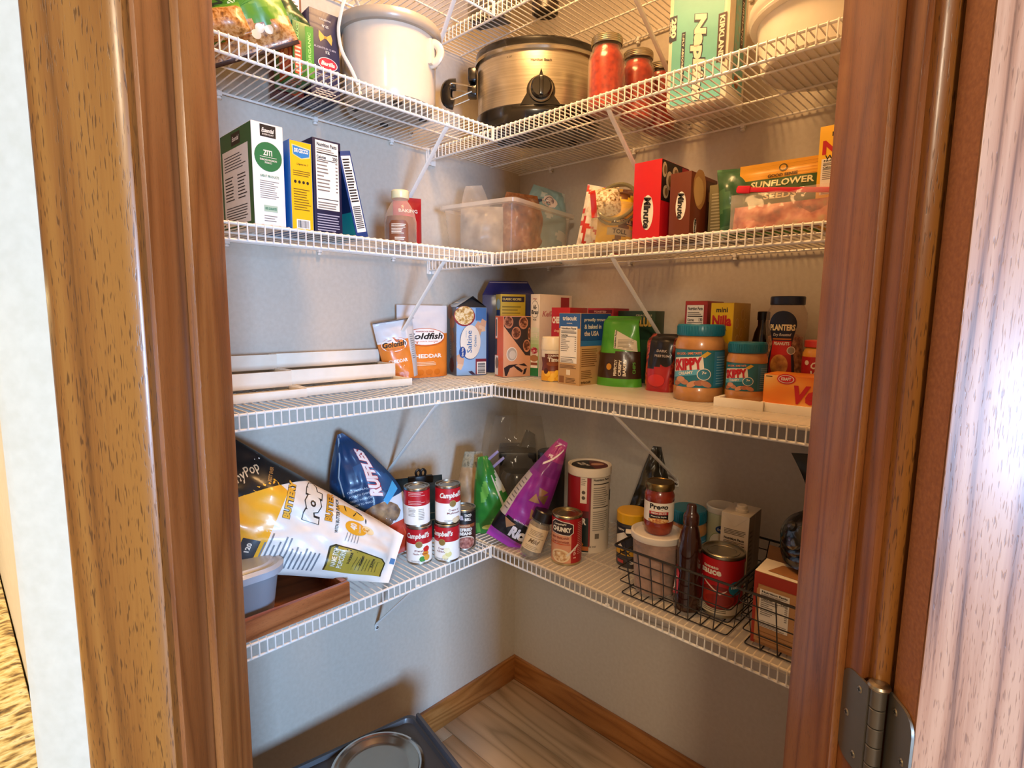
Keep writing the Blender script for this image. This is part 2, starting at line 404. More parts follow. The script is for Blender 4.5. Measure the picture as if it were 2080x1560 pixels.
# diagonal door wall, in a frame with x across the opening, y into the pantry
DF = Matrix.Rotation(PAN, 4, 'Z'); DF.translation = Vector((CAM.x, CAM.y, 0))
def dslab(name, *a, parent=None, **k): return slab(name, *a, parent=parent, mx=DF if parent is None else None, **k)
mb = MB(); mb.box(-.4395, -.306, .46, .565, 0, 2.44, wallm, .012)
struct(mb.build('wall_door_left', mx=DF))
struct(dslab('wall_door_right', .338, .70, .46, .565, 0, 2.44, wallm))
struct(dslab('wall_door_head', -.306, .338, .46, .565, 2.06, 2.44, wallm))
def cut(l):       # moulded casing profile, extruded upwards: list of (x, y)
    return l
def extr(name, prof, z0, z1, m, parent=None, mx=None):
    mb = MB(); n = len(prof); A = [(x, y, z0) for x, y in prof]; B = [(x, y, z1) for x, y in prof]
    mb.mesh(A + B, [(i, (i + 1) % n, n + (i + 1) % n, n + i) for i in range(n)] + [tuple(range(n))[::-1], tuple(range(n, 2 * n))], m)
    return mb.build(name, parent, mx=mx)
def casing(name, x0, s):      # x0 inner edge, s = direction outwards
    P = [(0, .4598), (0, .4490), (.0025, .4470), (.012, .4462), (.020, .4468), (.058, .4448), (.066, .4440), (.073, .4448), (.0765, .4475), (.0785, .4598)]
    pr = [(x0 + s * a, b) for a, b in P]
    if s > 0: pr = pr[::-1]
    return extr(name, pr[::-1], 0, 2.12, OAK_CASE, mx=DF)
struct(casing('trim_1', -.2985, -1)); struct(casing('trim_2', .3225, 1))
LX, RX = -.2945, .3165       # faces of the two jambs
jl = struct(dslab('trim_3', LX - .0115, LX, .458, .5655, 0, 2.05, OAK_JAMB, .0015))
jr = struct(dslab('trim_4', RX, RX + .0215, .458, .5655, 0, 2.05, OAK_JAMB, .0015))
struct(dslab('trim_5', LX - .0115, RX + .0215, .458, .5655, 2.05, 2.06, OAK_JAMB))
for par, a, b, y in ((jl, LX, LX + .0085, .503), (jr, RX - .0085, RX, .481)):
    mb = MB(); mb.box(a, b, y, .5605, 0, 2.05, OAK_STOP, .0022); mb.build('door_stop', par)
# the oak door, folded back almost flat beside the opening
TH = R(171.5); HX, HY = .3290, .4415
dm = DF @ Matrix.Translation((HX, HY, 0)) @ Matrix.Rotation(math.pi - TH, 4, 'Z').inverted() 
dr = thing('door_1', 'open oak door folded back on the right', 'door', mx=dm); del dr['category']; struct(dr)
mb = MB(); mb.box(.004, .604, -.036, -.001, .012, 2.035, OAK_DOOR, .0012)
mb.mesh([(.0035, -.035, .013), (.0035, -.002, .013), (.0035, -.002, 2.034), (.0035, -.035, 2.034)], [(0, 3, 2, 1)], CORE)
mb.build('door_panel', dr)
# butt hinge: leaves with rounded corners, knuckles, pin, screws
brz = mat('#80766a', .45, metal=.75); brz2 = metalm('#a89a84', .35)
def leaf(nm, org, ux, par, flip, w=.036, h=.089):
    mb = MB(); pts = []
    r_ = .015
    pts = [(0, 0), (w - r_, 0)] + [(w - r_ + r_ * math.sin(R(a)), r_ - r_ * math.cos(R(a))) for a in (22, 45, 68, 90)] + \
          [(w - r_ + r_ * math.cos(R(a)), h - r_ + r_ * math.sin(R(a))) for a in (0, 22, 45, 68, 90)] + [(0, h)]
    mq = flat(org, ux, (0, 0, 1)); mp = (lambda u, v, h_=0: mq(w - u, v, h_)) if flip else mq; n = len(pts)
    A = [mp(u, v, 0) for u, v in pts]; B = [mp(u, v, .0022) for u, v in pts]
    mb.mesh(A + B, [tuple(range(n))[::-1], tuple(range(n, 2 * n))] + [(i, (i + 1) % n, n + (i + 1) % n, n + i) for i in range(n)], brz)
    o = mb.build(nm, par)
    for u, v in ((.011, .078 * h / .089), (.026, .5 * h), (.012, .013)):
        sb = MB(); c = mp(u, v, .0022); nn = (mp(u, v, .003) - mp(u, v, .0022)).normalized()
        t1 = Vector((0, 0, 1)); t2 = nn.cross(t1)
        Q = [c + (t1 * math.cos(a * math.pi / 6) + t2 * math.sin(a * math.pi / 6)) * .0034 for a in range(12)]; Q2 = [c + (q - c) * .75 + nn * .0008 for q in Q]
        sb.mesh(Q + Q2, [(i, (i + 1) % 12, 12 + (i + 1) % 12, 12 + i) for i in range(12)] + [tuple(range(12, 24))], brz2)
        for ang in (0, math.pi / 2):
            e = (t1 * math.cos(ang) + t2 * math.sin(ang)); f = nn.cross(e)
            sb.mesh([c + nn * .0009 + e * .002 + f * .0004, c + nn * .0009 - e * .002 + f * .0004, c + nn * .0009 - e * .002 - f * .0004, c + nn * .0009 + e * .002 - f * .0004], [(0, 1, 2, 3)], mat('#221d18', .6))
        sb.build('screw', o)
    return o
hz = .972
hg = thing('hinge', 'bronze butt hinge joining the open oak door to the right jamb', 'hinge', mx=DF @ Matrix.Translation((0, 0, hz)))
leaf('jamb_leaf', (RX + .0012, .4825, 0), (0, -1, 0), hg, True)
for c in hg.children:
    for v in c.data.vertices: pass
lo = leaf('door_leaf', (0, 0, 0), (0, -1, 0), hg, None)
lo.matrix_local = DF.inverted() @ dm @ Matrix.Translation((.0030, -.0015, 0)) 
kb = MB()
for i in range(5):
    kb.lathe([(.0058, i * .0178 + .0004), (.0064, i * .0178 + .001), (.0064, (i + 1) * .0178 - .001), (.0058, (i + 1) * .0178 - .0004)], brz, 16, c=(RX + .0062, .4435, 0))
kb.build('knuckle', hg)
kb = MB(); kb.lathe([(.005, .089), (.0085, .0895), (.0092, .0915), (.008, .0935), (.004, .0945)], brz2, 18, c=(RX + .0062, .4435, 0)); kb.build('hinge_pin', hg)

# granite counter seen past the corner of the door wall
gr = mottled('granite', ['#2c2013', '#8a6a36', '#d8bd7c', '#efe0b2', '#6b4d25'], scale=95, rough=.15, detail=6, coat=.4, bump=0, stretch=(1, .45, 1))
ct = thing('kitchen_counter', 'speckled gold granite counter at the far left edge beyond the white wall', 'counter', (0, 0, 0))
slab('worktop', -.6, .69, -2.05, -1.3865, .87, .905, gr, .004, ct)
slab('cabinet', -.6, .66, -2.03, -1.388, .0, .87, oak('oak_cabinet', '#b0783c', '#a06a32', '#805024', '#5c3615', axis='Z'), .002, ct)
slab('backsplash', -.62, -.6, -2.05, -1.3865, .905, 1.4, mat('#191512', .3), 0, ct)

# ------------------------------------------------------------------ ventilated wire shelves: every wire is a part
WH = mat('#ece8e0', .35, coat=.2)
SP = .0157
def wire_mesh(depth):
    mb = MB(); d = depth
    mb.tube([(.004, 0, -.006), (.006, 0, -.0022), (.010, 0, -.0015), (d - .004, 0, -.0015), (d - .0008, 0, -.0026), (d, 0, -.006), (d, 0, -.033)], .00145, WH, 6)
    return mb
def mid_mesh(): pass
def shelf(side, lv, label):
    h = H[lv]; dep = DL if side == 'L' else DR
    # local frame: x out from the wall, y along the wall
    if side == 'L':
        mx = Matrix.Translation((0, 0, h)); a, b = YL + .004, -DR - .003
    else:
        mx = Matrix.Translation((0, 0, h)) @ Matrix(((0, 1, 0, 0), (-1, 0, 0, 0), (0, 0, 1, 0), (0, 0, 0, 1))); a, b = .004, XR - .003
    t = thing('wire_shelf', label, 'shelf', mx=mx, group=None)
    first = None; k = 0; y = a + .006
    o = wire_mesh(dep).build('cross_wire', t); o.location = (0, y, 0); me = o.data
    y += SP
    while y < b - .004:
        q = o.copy(); COL.objects.link(q); q.parent = t; q.location = (0, y, 0); y += SP
    def rail(nm, x, z, r, aa=a, bb=b):
        m_ = MB(); m_.tube([(x, aa, z), (x, bb, z)], r, WH, 8); m_.build(nm, t)
    rail('front_rail', dep - .0035, -.0048, .0029); rail('lip_rail', dep - .0035, -.034, .0029)
    rail('back_rail', .0105, -.0052, .0026)
    for f in ((.52,) if side == 'L' else (.36, .68)): rail('support_rail', dep * f, -.0048, .0023)
    # diagonal brace from the lip down to the wall
    yf, yw, dz = {('L', 2): (-.655, -.60, .262), ('L', 3): (-.585, -.549, .262), ('L', 4): (-.562, -.535, .262), ('L', 5): (-.552, -.53, .25), ('L', 6): (-.525, -.455, .25),
                  ('R', 2): (.668, .64, .27), ('R', 3): (.668, .63, .27), ('R', 4): (.648, .60, .27), ('R', 5): (.625, .58, .27), ('R', 6): (.636, .615, .25)}[(side, lv)]
    m_ = MB(); m_.tube([(dep - .003, yf, -.028), (dep - .008, yf, -.036), (dep - .022, yf + (yw - yf) * .05, -.046), (.012, yw, -dz), (.004, yw, -dz - .010), (.0035, yw, -dz - .026)], .0062, WH, 8, flat=.55)
    br = m_.build('brace', t)
    m_ = MB(); m_.lathe([(.0045, 0), (.004, .002), (.002, .003)], metalm('#8a8782', .4), 10)
    s_ = m_.build('screw', br); s_.matrix_local = Matrix.Translation((.006, yw, -dz - .018)) @ Matrix.Rotation(R(90), 4, 'Y')
    # wall clips and their screws under the back rail
    n = 4
    for i in range(n):
        yy = a + (b - a) * (i + .45) / n
        m_ = MB(); m_.box(.0005, .013, yy - .005, yy + .005, -.012, -.001, WH, .0015); m_.lathe([(.0055, 0), (.0055, .004), (.003, .006)], WH, 12, c=(.0075, yy, -.018)); m_.build('wall_clip', t)
    if side == 'R':   # end bracket holding the shelf on the left wall
        m_ = MB(); m_.box(dep - .03, dep + .004, .0008, .006, -.045, .002, WH, .001); m_.lathe([(.006, 0), (.006, .008), (.0045, .009)], WH, 12, c=(dep - .004, .008, -.046)); m_.build('end_bracket', t)
    else:
        m_ = MB(); m_.box(dep - .009, dep + .0005, b - .0035, b - .0005, -.037, -.001, WH, .0008); m_.build('corner_connector', t)
    return t
NAMES = {6: ('topmost', 'just under the ceiling lamp'), 5: ('upper', 'carrying the slow cookers'), 4: ('upper middle', ''), 3: ('lower middle', ''), 2: ('lowest', '')}
shelf('L', 6, 'white wire shelf on the left wall, topmost, close under the ceiling')
shelf('R', 6, 'white wire shelf on the right wall, topmost, holding a dark round tin')
shelf('L', 5, 'white wire shelf on the left wall carrying pasta boxes and a white slow cooker')
shelf('R', 5, 'white wire shelf on the right wall carrying the steel slow cooker and jars')
shelf('L', 4, 'white wire shelf on the left wall carrying ziti and other pasta boxes')
shelf('R', 4, 'white wire shelf on the right wall carrying the plastic bin and rice boxes')
shelf('L', 3, 'white wire shelf on the left wall carrying the cream step rack')
shelf('R', 3, 'white wire shelf on the right wall carrying crackers and peanut butter')
shelf('L', 2, 'lowest white wire shelf on the left wall, with popcorn and soup cans')
shelf('R', 2, 'lowest white wire shelf on the right wall, with two black baskets')
# clear plastic liners lying on the two lower right shelves
linm = clear('shelf_liner_plastic', '#efe6d8', .16, .22)
for lv, lab in ((3, 'clear plastic liner on the cracker shelf, turned down over its front edge'), (2, 'clear plastic liner on the lowest right shelf under the baskets')):
    mb = MB(); z = H[lv]
    P = [(-.02, .0004), (-DR + .004, .0004), (-DR - .0012, .0002), (-DR - .003, -.002), (-DR - .0034, -.0085)]
    for th_, flip in ((.0, 0), (.0005, 1)):
        mb.mesh([(x, y, z + q + th_) for x in (.30, XR - .12) for y, q in P], [(i, i + 5, i + 6, i + 1) for i in range(4)], linm)
    tag(mb.build('shelf_liner'), lab, 'liner')

# ================================================================== upper shelf (5) and topmost (6)
Z5, Z4, Z3, Z2 = H[5] + .0006, H[4] + .0006, H[3] + .0006, H[2] + .0006
WHT = paper('#e9e2d4'); INK = ink('#231f1d')
mb = MB(); mb.lathe([(.030, 0), (.034, .002), (.034, .020), (.0352, .0205), (.0352, .028), (.033, .030)], plast('#2b211b'), 32)
tag(mb.build('round_tin', loc=(.335, -.27, H[6] + .0006)), 'small dark brown round tin lying alone on the topmost right wire shelf', 'tin')
mb = MB(); mb.box(-.05, .05, -.03, .03, 0, .05, paper('#6d6a66'), .002); mb.rect(flat((-.05, -.03, 0), (1, 0, 0), (0, 0, 1)), .01, .01, .09, .04, paper('#4d4a48'), 1)
tag(mb.build('grey_box', loc=(.20, -.34, H[6] + .0006), rot=(0, 0, R(20))), 'low grey carton on the topmost right shelf near the inner corner', 'box')

def carton_obj(name, c, label, cat, x, y, z, yaw, tilt=None, group=None):
    """x, y is the front-left bottom corner"""
    cy, sy = math.cos(R(yaw)), math.sin(R(yaw)); ox, oy = c.w / 2, c.d / 2
    loc = (x + ox * cy - oy * sy, y + ox * sy + oy * cy, z)
    o = c.mb.build(name, loc=loc, rot=(0, 0, R(yaw)))
    if label: tag(o, label, cat, group)
    return o

# farfalle box (dark blue) deep on the shelf
c = Carton(.068, .085, .183, paper('#23264a')); F = c.F; mb = c.mb
def bow(u, v, s, m):
    mb.poly(F, [(u - s, v + .8 * s), (u - .15 * s, v + .15 * s), (u - .15 * s, v - .15 * s), (u - .8 * s, v - .75 * s), (u - 1.05 * s, v - .1 * s)], m, 2)
    mb.poly(F, [(u + .15 * s, v + .15 * s), (u + .85 * s, v + .65 * s), (u + 1.05 * s, v - .05 * s), (u + .9 * s, v - .85 * s), (u + .15 * s, v - .15 * s)], m, 2)
    mb.ell(F, u, v, .22 * s, .2 * s, ink('#c98f2e'), 3)
bow(.036, .130, .015, ink('#f0b553'))
mb.text(F, 'COLLEZIONE', .036, .166, .026, .0035, WHT, 2); mb.text(F, 'N°65', .036, .153, .015, .006, WHT, 2)
mb.text(F, 'AL DENTE IN 12 MIN', .034, .107, .050, .004, ink('#b9b8c4'), 2); mb.text(F, '12', .040, .100, .009, .006, WHT, 2, bold=.04)
mb.ell(F, .040, .076, .021, .012, ink('#c4203f'), 1); mb.ell(F, .040, .076, .0225, .0132, ink('#e9dfe2'), .6); mb.text(F, 'Barilla', .040, .076, .032, .009, WHT, 2, bold=.04, shear=.25)
mb.lines(F, .010, .046, .056, .054, 2, ink('#8f90a6'), 2)
for i in range(5): mb.ell(F, .012 + .011 * i, .032 - .003 * (i % 2), .003, .004, WHT, 2, 8)
mb.lines(F, .010, .008, .058, .022, 3, ink('#c9c8d2'), 2)
for i in range(7): mb.rect(c.B, .006, .012 + .01 * i, .006 + .05 * random.uniform(.5, 1), .016 + .01 * i, ink('#a9a9b5'), 1)
carton_obj('pasta_box', c, 'dark blue pasta box with a yellow bow-tie picture beside the white slow cooker', 'box', .128, -.812, Z5, 86)
# maroon nutrition box behind
c = Carton(.058, .05, .235, paper('#5a1d1c')); c.mb.nutri(c.F, .005, .03, .053, .222, '200')
carton_obj('tall_maroon_box', c, 'tall maroon pasta box with a white nutrition panel on the top shelf', 'box', .095, -.872, Z5, 86)
# green box in front with a red window
c = Carton(.044, .10, .104, paper('#256b2b')); F, mb = c.F, c.mb
mb.rect(F, .026, .004, .043, .100, paper('#3f8f33'), 1); mb.rect(F, .003, .004, .017, .068, paper('#d9503a'), 1)
mb.text(F, 'ORGANIC', .034, .06, .06, .006, paper('#9ed07d'), 2, rot=90); mb.lines(F, .004, .008, .016, .06, 7, ink('#f0c6b4'), 2); mb.text(F, 'SAUCE', .010, .085, .030, .005, paper('#8fc574'), 2, rot=90)
mb.rect(c.L, .03, .004, .097, .085, paper('#a8391f'), 1); mb.ell(c.L, .066, .05, .026, .024, paper('#d9704a'), 2); mb.ell(c.L, .066, .05, .019, .017, paper('#a8391f'), 3); mb.ell(c.L, .066, .05, .012, .010, paper('#e09a6a'), 4)
for i in range(9): mb.rect(c.B, .004, .012 + .009 * i, .004 + .034 * random.uniform(.5, 1), .016 + .009 * i, paper('#d5523f'), 1)
carton_obj('mixed_pasta_box', c, 'small green box with an orange-red side panel in front of the maroon box', 'box', .205, -.887, Z5, 88)
# red and white tilted box
c = Carton(.044, .03, .20, paper('#f2e7d8')); mb = c.mb
mb.rect(c.F, .014, .004, .0435, .196, paper('#cf3a2c'), 1); mb.text(c.F, 'SPAGHETTI', .028, .10, .15, .016, WHT, 2, rot=90, bold=.04)
o = c.mb.build('red_pasta_box'); o.matrix_world = basis((-.18, -.42, .86), (.9, -.2, .25), (.150, -.848, Z5 + .075)); tag(o, 'red and white pasta box tilted sideways above the green box', 'box')
# green produce bags lying at the left end
def bagobj(name, b, label, cat, mx, col, nu=30, nv=36, colb=None, group=None, deco=None):
    mb = MB(); b.skin(mb, col, nu, nv, colb)
    if deco: deco(mb, b.F)
    o = mb.build(name, mx=mx, sharp=60)
    if label: tag(o, label, cat, group)
    return o
b = Bag(.18, .26, .075, crinkle=.006, seed=3)
def col(u, v):
    if v < .004: return film('#3a2219')
    n = noise.noise(Vector((u * 30, v * 30, 0)))
    if v < .040 + .02 * n + .15 * u: return mottled('bag_nuts', ['#6b3f18', '#a8702f', '#c99a62', '#9a6128'], 120, .35, coat=.3)
    return film('#4f8a1e') if n < .25 else film('#6c9c36')
def deco(mb, F):
    mb.text(F, 'ORGANIC', -.040, .070, .11, .019, ink('#17301a'), 1, bold=.03, rot=42); mb.text(F, 'VEGGIE MIX', -.02, .060, .09, .010, ink('#dbe9b6'), 1, rot=42)
    for i in range(9):
        a = R(20 + 16 * i); mb.poly(F, [(.01, .07), (.01 + .085 * math.cos(a), .07 + .06 * math.sin(a)), (.01 + .08 * math.cos(a + .12), .07 + .062 * math.sin(a + .12))], film('#4c8c24'), .5)
    for u, v in ((.03, .035), (.045, .030), (.02, .028)): mb.ell(F, u, v, .008, .007, film('#f0d9b5'), 1.5)
bagobj('snack_bag', b, 'bright green bag with nut picture slumped at the left end of the top shelf', 'bag', basis((-.22, -.30, .90), (.78, -.60, .25), (.205, -.965, Z5 + .008)), col, deco=deco)
b = Bag(.085, .205, .05, crinkle=.005, seed=8)
def col(u, v):
    n = noise.noise(Vector((u * 25, v * 22, 3)))
    return film('#1f3f22') if n < .12 else film('#3d6b2d') if n < .3 else film('#6d8f62')
bagobj('dark_green_bag', b, 'narrow dark green film bag leaning across beside the bright green bag', 'bag', basis((-.25, -.42, .62), (.8, -.45, .2), (.195, -.880, Z5 + .078)), col, 18, 36, deco=lambda mb, F: (mb.text(F, 'PASTA', 0, .15, .06, .012, film('#c6d4b4'), 1, rot=90), mb.ell(F, 0, .09, .02, .03, film('#8fa355'), .5)))
b = Bag(.12, .055, .05, crinkle=.004, seed=5)
bagobj('nut_bag', b, 'bag of tan nuts with a dark base at the far left of the top shelf', 'bag', basis((-.2, -.3, .9), (.8, -.5, .2), (.225, -1.035, Z5 + .006)), lambda u, v: mottled('bag_nuts', []) if v < .045 else film('#5f9428'), 16, 20)

# white slow cooker with cord
t = thing('slow_cooker', 'white round slow cooker with its white cord draped over the front', 'slow cooker', (.150, -.622, Z5), face_cam(.152, -.618) - 28)
CW = mat('#d6ccbb', .22, coat=.4); CG = mat('#a39b8e', .3, coat=.3)
mb = MB(); mb.lathe([(.098, .012), (.104, .014), (.108, .03), (.110, .162), (.111, .166)], CW, 48); mb.build('body', t)
mb = MB(); mb.lathe([(.096, .004), (.102, .006), (.103, .013), (.098, .014)], CG, 48)
for a in (40, 130, 220, 310): mb.lathe([(.010, -.0), (.011, .006)], mat('#2a2724', .6), 10, c=(.08 * math.cos(R(a)), .08 * math.sin(R(a)), 0))
mb.build('base', t)
mb = MB(); mb.lathe([(.111, .164), (.119, .165), (.1235, .171), (.124, .180), (.121, .189), (.114, .193), (.108, .193), (.102, .188)], CG, 48, cap0=False); mb.build('crock_rim', t)
mb = MB(); mb.lathe([(.106, .190), (.097, .198), (.06, .208), (.02, .212), (0, .2125)], clear('cooker_glass', '#e8e4da', .3, .08), 40, cap0=False); mb.build('lid', t)
for s in (1, -1):
    mb = MB(); P = []
    for k in range(13):
        a = R(-90 + 15 * k); P.append((s * (.106 + .026 * math.cos(a)), 0 + .0, .128 + .024 * math.sin(a)))
    mb.tube(P, .0065, CW, 10, flat=1.5); mb.box(s * .111 - .006, s * .111 + .006, -.018, .018, .100, .156, CW, .004); mb.build('handle', t)
mb = MB(); P = [(-.055, -.02, .215), (-.05, -.06, .235), (-.04, -.10, .225), (-.038, -.128, .20), (-.046, -.132, .17), (-.055, -.128, .14), (-.05, -.125, .10), (-.028, -.125, .06), (-.012, -.124, .025), (-.008, -.122, .006)]
def smooth(P, n=4):
    P = [Vector(p) for p in P]; Q = []
    for i in range(len(P) - 1):
        p0 = P[max(0, i - 1)]; p1 = P[i]; p2 = P[i + 1]; p3 = P[min(len(P) - 1, i + 2)]
        for k in range(n):
            s = k / n; Q.append(.5 * ((2 * p1) + (p2 - p0) * s + (2 * p0 - 5 * p1 + 4 * p2 - p3) * s * s + (3 * p1 - p0 - 3 * p2 + p3) * s ** 3))
    Q.append(P[-1]); return Q
P = smooth(P); mb.tube(P, .0042, mat('#f4efe0', .4), 8, flat=.6)
mb.tube(smooth([(-.055, -.02, .215), (-.03, .02, .232), (.01, .03, .222), (.03, .02, .215)]), .0042, mat('#f4efe0', .4), 8, flat=.6); mb.build('power_cord', t)
mb = MB(); e1 = Vector((.722, .692, 0)); e2 = Vector((-.692, .722, 0)); O = Vector((.115, -.585, Z5))
P = smooth([O + e1 * a + e2 * b + Vector((0, 0, c)) for a, b, c in ((-.128, .10, .06), (-.142, .09, .15), (-.138, .06, .21), (-.10, .05, .245), (-.04, .04, .262), (.03, .04, .256), (.07, .05, .235), (.085, .06, .21))])
mb.tube(P, .0045, plast('#1d1a18'), 8); tag(mb.build('electric_cable'), 'black electric cable looped over the back of the white slow cooker', 'cable')

# oval steel slow cooker
t = thing('oval_slow_cooker', 'oval stainless steel slow cooker with black base and control knob', 'slow cooker', (.300, -.250, Z5), 43.8)
A, B = .163, .122; q = B / A
ST = mottled('brushed_steel', ['#b3a892', '#c3b8a2', '#cfc5b0'], scale=6, rough=.3, bump=.02, stretch=(1, 1, 60)); ST.node_tree.nodes['Principled BSDF'].inputs['Metallic'].default_value = .85
BK = mat('#15120f', .22, coat=.5)
mb = MB(); mb.lathe([(A - .004, .045), (A, .048), (A + .001, .17), (A, .176)], ST, 64, sx=1, sy=q); 
fm = cylmap(A + .001, 0, -90, .006, sx=1, sy=q); mb.text(fm, 'Hamilton Beach', .0, .150, .052, .006, ink('#3a332a'), 1, bold=.03)
mb.text(fm, '6 QT', -.082, .162, .014, .004, ink('#5a5144'), 1)
mb.build('body', t)
mb = MB(); mb.lathe([(A - .02, .006), (A - .006, .010), (A + .0025, .03), (A + .003, .046), (A, .0495)], BK, 64, sx=1, sy=q)
mb.build('base', t)
for sx_, sy_ in ((.1, .06), (-.1, .06), (.1, -.06), (-.1, -.06)):
    mb = MB(); mb.lathe([(.012, 0), (.013, .008)], BK, 12, c=(sx_, sy_, 0)); mb.build('foot', t)
# swelling of the base that carries the knob
mb = MB(); P = []
def cf(a, b): return cylmap(A + .0035, 0, -90, .006, sx=1, sy=q)(a, b, 0)
ring = [(0.0 + .036 * math.cos(R(k)), .078 + .036 * math.sin(R(k))) for k in range(-20, 205, 15)]
out = [(.052, .045)] + ring + [(-.052, .045)]
m2 = cylmap(A + .0035, 0, -90, .006, sx=1, sy=q); mb.poly(m2, out, BK, 1)
for p0, p1 in zip(out, out[1:]):
    mb.face([m2(*p0, .0003), m2(*p1, .0003), m2(*p1, -.004), m2(*p0, -.004)], BK)
mb.poly(m2, [(.006, .111), (.0, .130), (-.006, .111)], BK, 1); mb.build('control_panel', t)
kd = MB(); kd.lathe([(.0305, 0), (.031, .003), (.0285, .006)], metalm('#8d8474', .3), 32); kd.lathe([(.027, .004), (.026, .016), (.022, .019), (0, .0195)], BK, 32); kd.box(-.005, .005, -.022, .022, .018, .026, BK, .002)
k = kd.build('knob', t); k.matrix_local = Matrix.Translation((0, -B - .005, .080)) @ Matrix.Rotation(R(90), 4, 'X')
mb = MB(); mb.lathe([(A - .002, .174), (A + .008, .176), (A + .010, .182), (A + .006, .187)], metalm('#cfc8b8', .25), 64, sx=1, sy=q, cap0=False, cap1=False); mb.build('steel_rim', t)
mb = MB(); mb.lathe([(A + .005, .184), (A + .007, .19), (A + .006, .203), (A - .004, .209), (A - .02, .207), (A - .03, .204)], BK, 64, sx=1, sy=q, cap0=False, cap1=False); mb.build('crock_rim', t)
mb = MB(); mb.lathe([(A - .028, .203), (A - .06, .215), (.05, .226), (0, .228)], clear('cooker_glass', ''), 48, sx=1, sy=q, cap0=False); mb.build('lid', t)
for s in (-1, 1):
    mb = MB(); x = s * (A + .004)
    mb.box(min(x, x + s * .022), max(x, x + s * .022), -.034, .034, .135, .168, BK, .005); hb = mb.build('handle', t)
    mb = MB(); mb.box(min(x, x + s * .024), max(x, x + s * .024), -.020, .020, .105, .130, BK, .004); mb.build('latch_block', t)
    mb = MB(); w0 = x + s * .012; w1 = x + s * .062
    for yy in (-.022, .022):
        mb.tube(smooth([(w0, yy, .124), (w1, yy, .132), (w1 + s * .008, yy, .126)], 3), .0022, metalm('#d9d2c2', .2), 6)
        mb.tube(smooth([(w0, yy, .112), (w1, yy, .092), (w1 + s * .006, yy, .095)], 3), .0022, metalm('#d9d2c2', .2), 6)
    mb.tube([(w1 - .0, -.022, .132), (w1, .022, .132)], .0022, metalm('#d9d2c2', .2), 6)
    wl = mb.build('wire_clip', t)
    mb = MB(); P = smooth([(w1 - s * .006, 0, .137), (w1 + s * .014, 0, .134), (w1 + s * .02, 0, .115), (w1 + s * .016, 0, .094), (w1 + s * .0, 0, .088)]); mb.tube(P, .0085, BK, 8, flat=1.9); mb.build('clip_grip', t)

# three jars of red sauce
SAUCE = mottled('tomato_sauce', ['#7d1508', '#9a220d', '#b03a18'], 90, .3, coat=.5, bump=.1)
JG = clear('jar_glass', '#fbeee0', .03, .04)
def mason(x, y, lab):
    t = thing('sauce_jar', lab, 'jar', (x, y, Z5), 20, 'home-canned jars of red sauce')
    s = .0425
    mb = MB(); mb.lathe([(s - .008, .003), (s - .003, .008), (s - .0025, .108), (s - .006, .124), (.030, .134), (.030, .142)], SAUCE, 32); mb.build('sauce', t)
    mb = MB(); mb.lathe([(s - .006, 0), (s, .007), (s, .11), (s - .003, .126), (.034, .137), (.0335, .15)], JG, 32); mb.build('jar_body', t)
    mb = MB(); pr = [(.0355, .146), (.0362, .147)]
    for i in range(3): pr += [(.0368, .149 + .004 * i), (.0358, .151 + .004 * i)]
    mb.lathe(pr + [(.0364, .161), (.035, .1635), (.031, .1635), (.029, .1625), (0, .1625)], metalm('#c4baa0', .3), 36, cap0=False); mb.build('lid', t)
mason(.545, -.290, 'nearest jar of red sauce, just right of the steel slow cooker')
mason(.560, -.178, 'middle of the three jars of red sauce beside the steel slow cooker')
mason(.566, -.078, 'rearmost jar of red sauce, closest to the right wall')

# napkin pack
c = Carton(.142, .125, .255, mat('#efe6d4', .35, coat=.25), bev=.012); F, mb = c.F, c.mb; TQ = film('#6fc0bd'); NV = ink('#1f2b44')
F2 = flat((-.071, -.0628, 0), (1, 0, 0), (0, 0, 1))
mb.rect(F2, .012, .008, .128, .247, TQ, 1); mb.rect(F2, .004, .150, .022, .204, NV, 2); mb.text(F2, '280', .0145, .178, .042, .012, WHT, 3, rot=-90, bold=.05); mb.text(F2, 'NAPKINS', .0065, .178, .03, .003, WHT, 3, rot=-90)
mb.text(F2, 'Napkins', .073, .101, .185, .034, WHT, 3, rot=-90, bold=.06, shear=.15, edge=NV, ew=.06)
mb.rect(F2, .034, .058, .043, .163, NV, 2); mb.text(F2, '1-PLY ABSORBENT', .0385, .111, .095, .0045, WHT, 3, rot=-90)
mb.rect(F2, .116, .078, .134, .178, ink('#3a1c1a'), 2); mb.text(F2, 'KIRKLAND', .125, .128, .09, .011, WHT, 3, rot=-90, bold=.04)
R2 = flat((.0713, -.0625, 0), (0, 1, 0), (0, 0, 1))
mb.rect(R2, .03, .03, .098, .262, TQ, 1); mb.rect(R2, .068, .125, .088, .235, ink('#3a1c1a'), 2); mb.text(R2, 'KIRKLAND', .078, .18, .09, .01, WHT, 3, rot=-90)
for i in range(7): mb.ell(R2, .05 + .01 * math.sin(i * 2.1), .08 + .02 * i, .010, .007, film('#8fb6ae'), 2, 10)
mb.ell(R2, .055, .05, .016, .015, ink('#9a5a2c'), 2, 12)
carton_obj('napkin_pack', c, 'turquoise and white plastic-wrapped pack of 280 napkins standing on end', 'napkin pack', .652, -.203, Z5, 5)

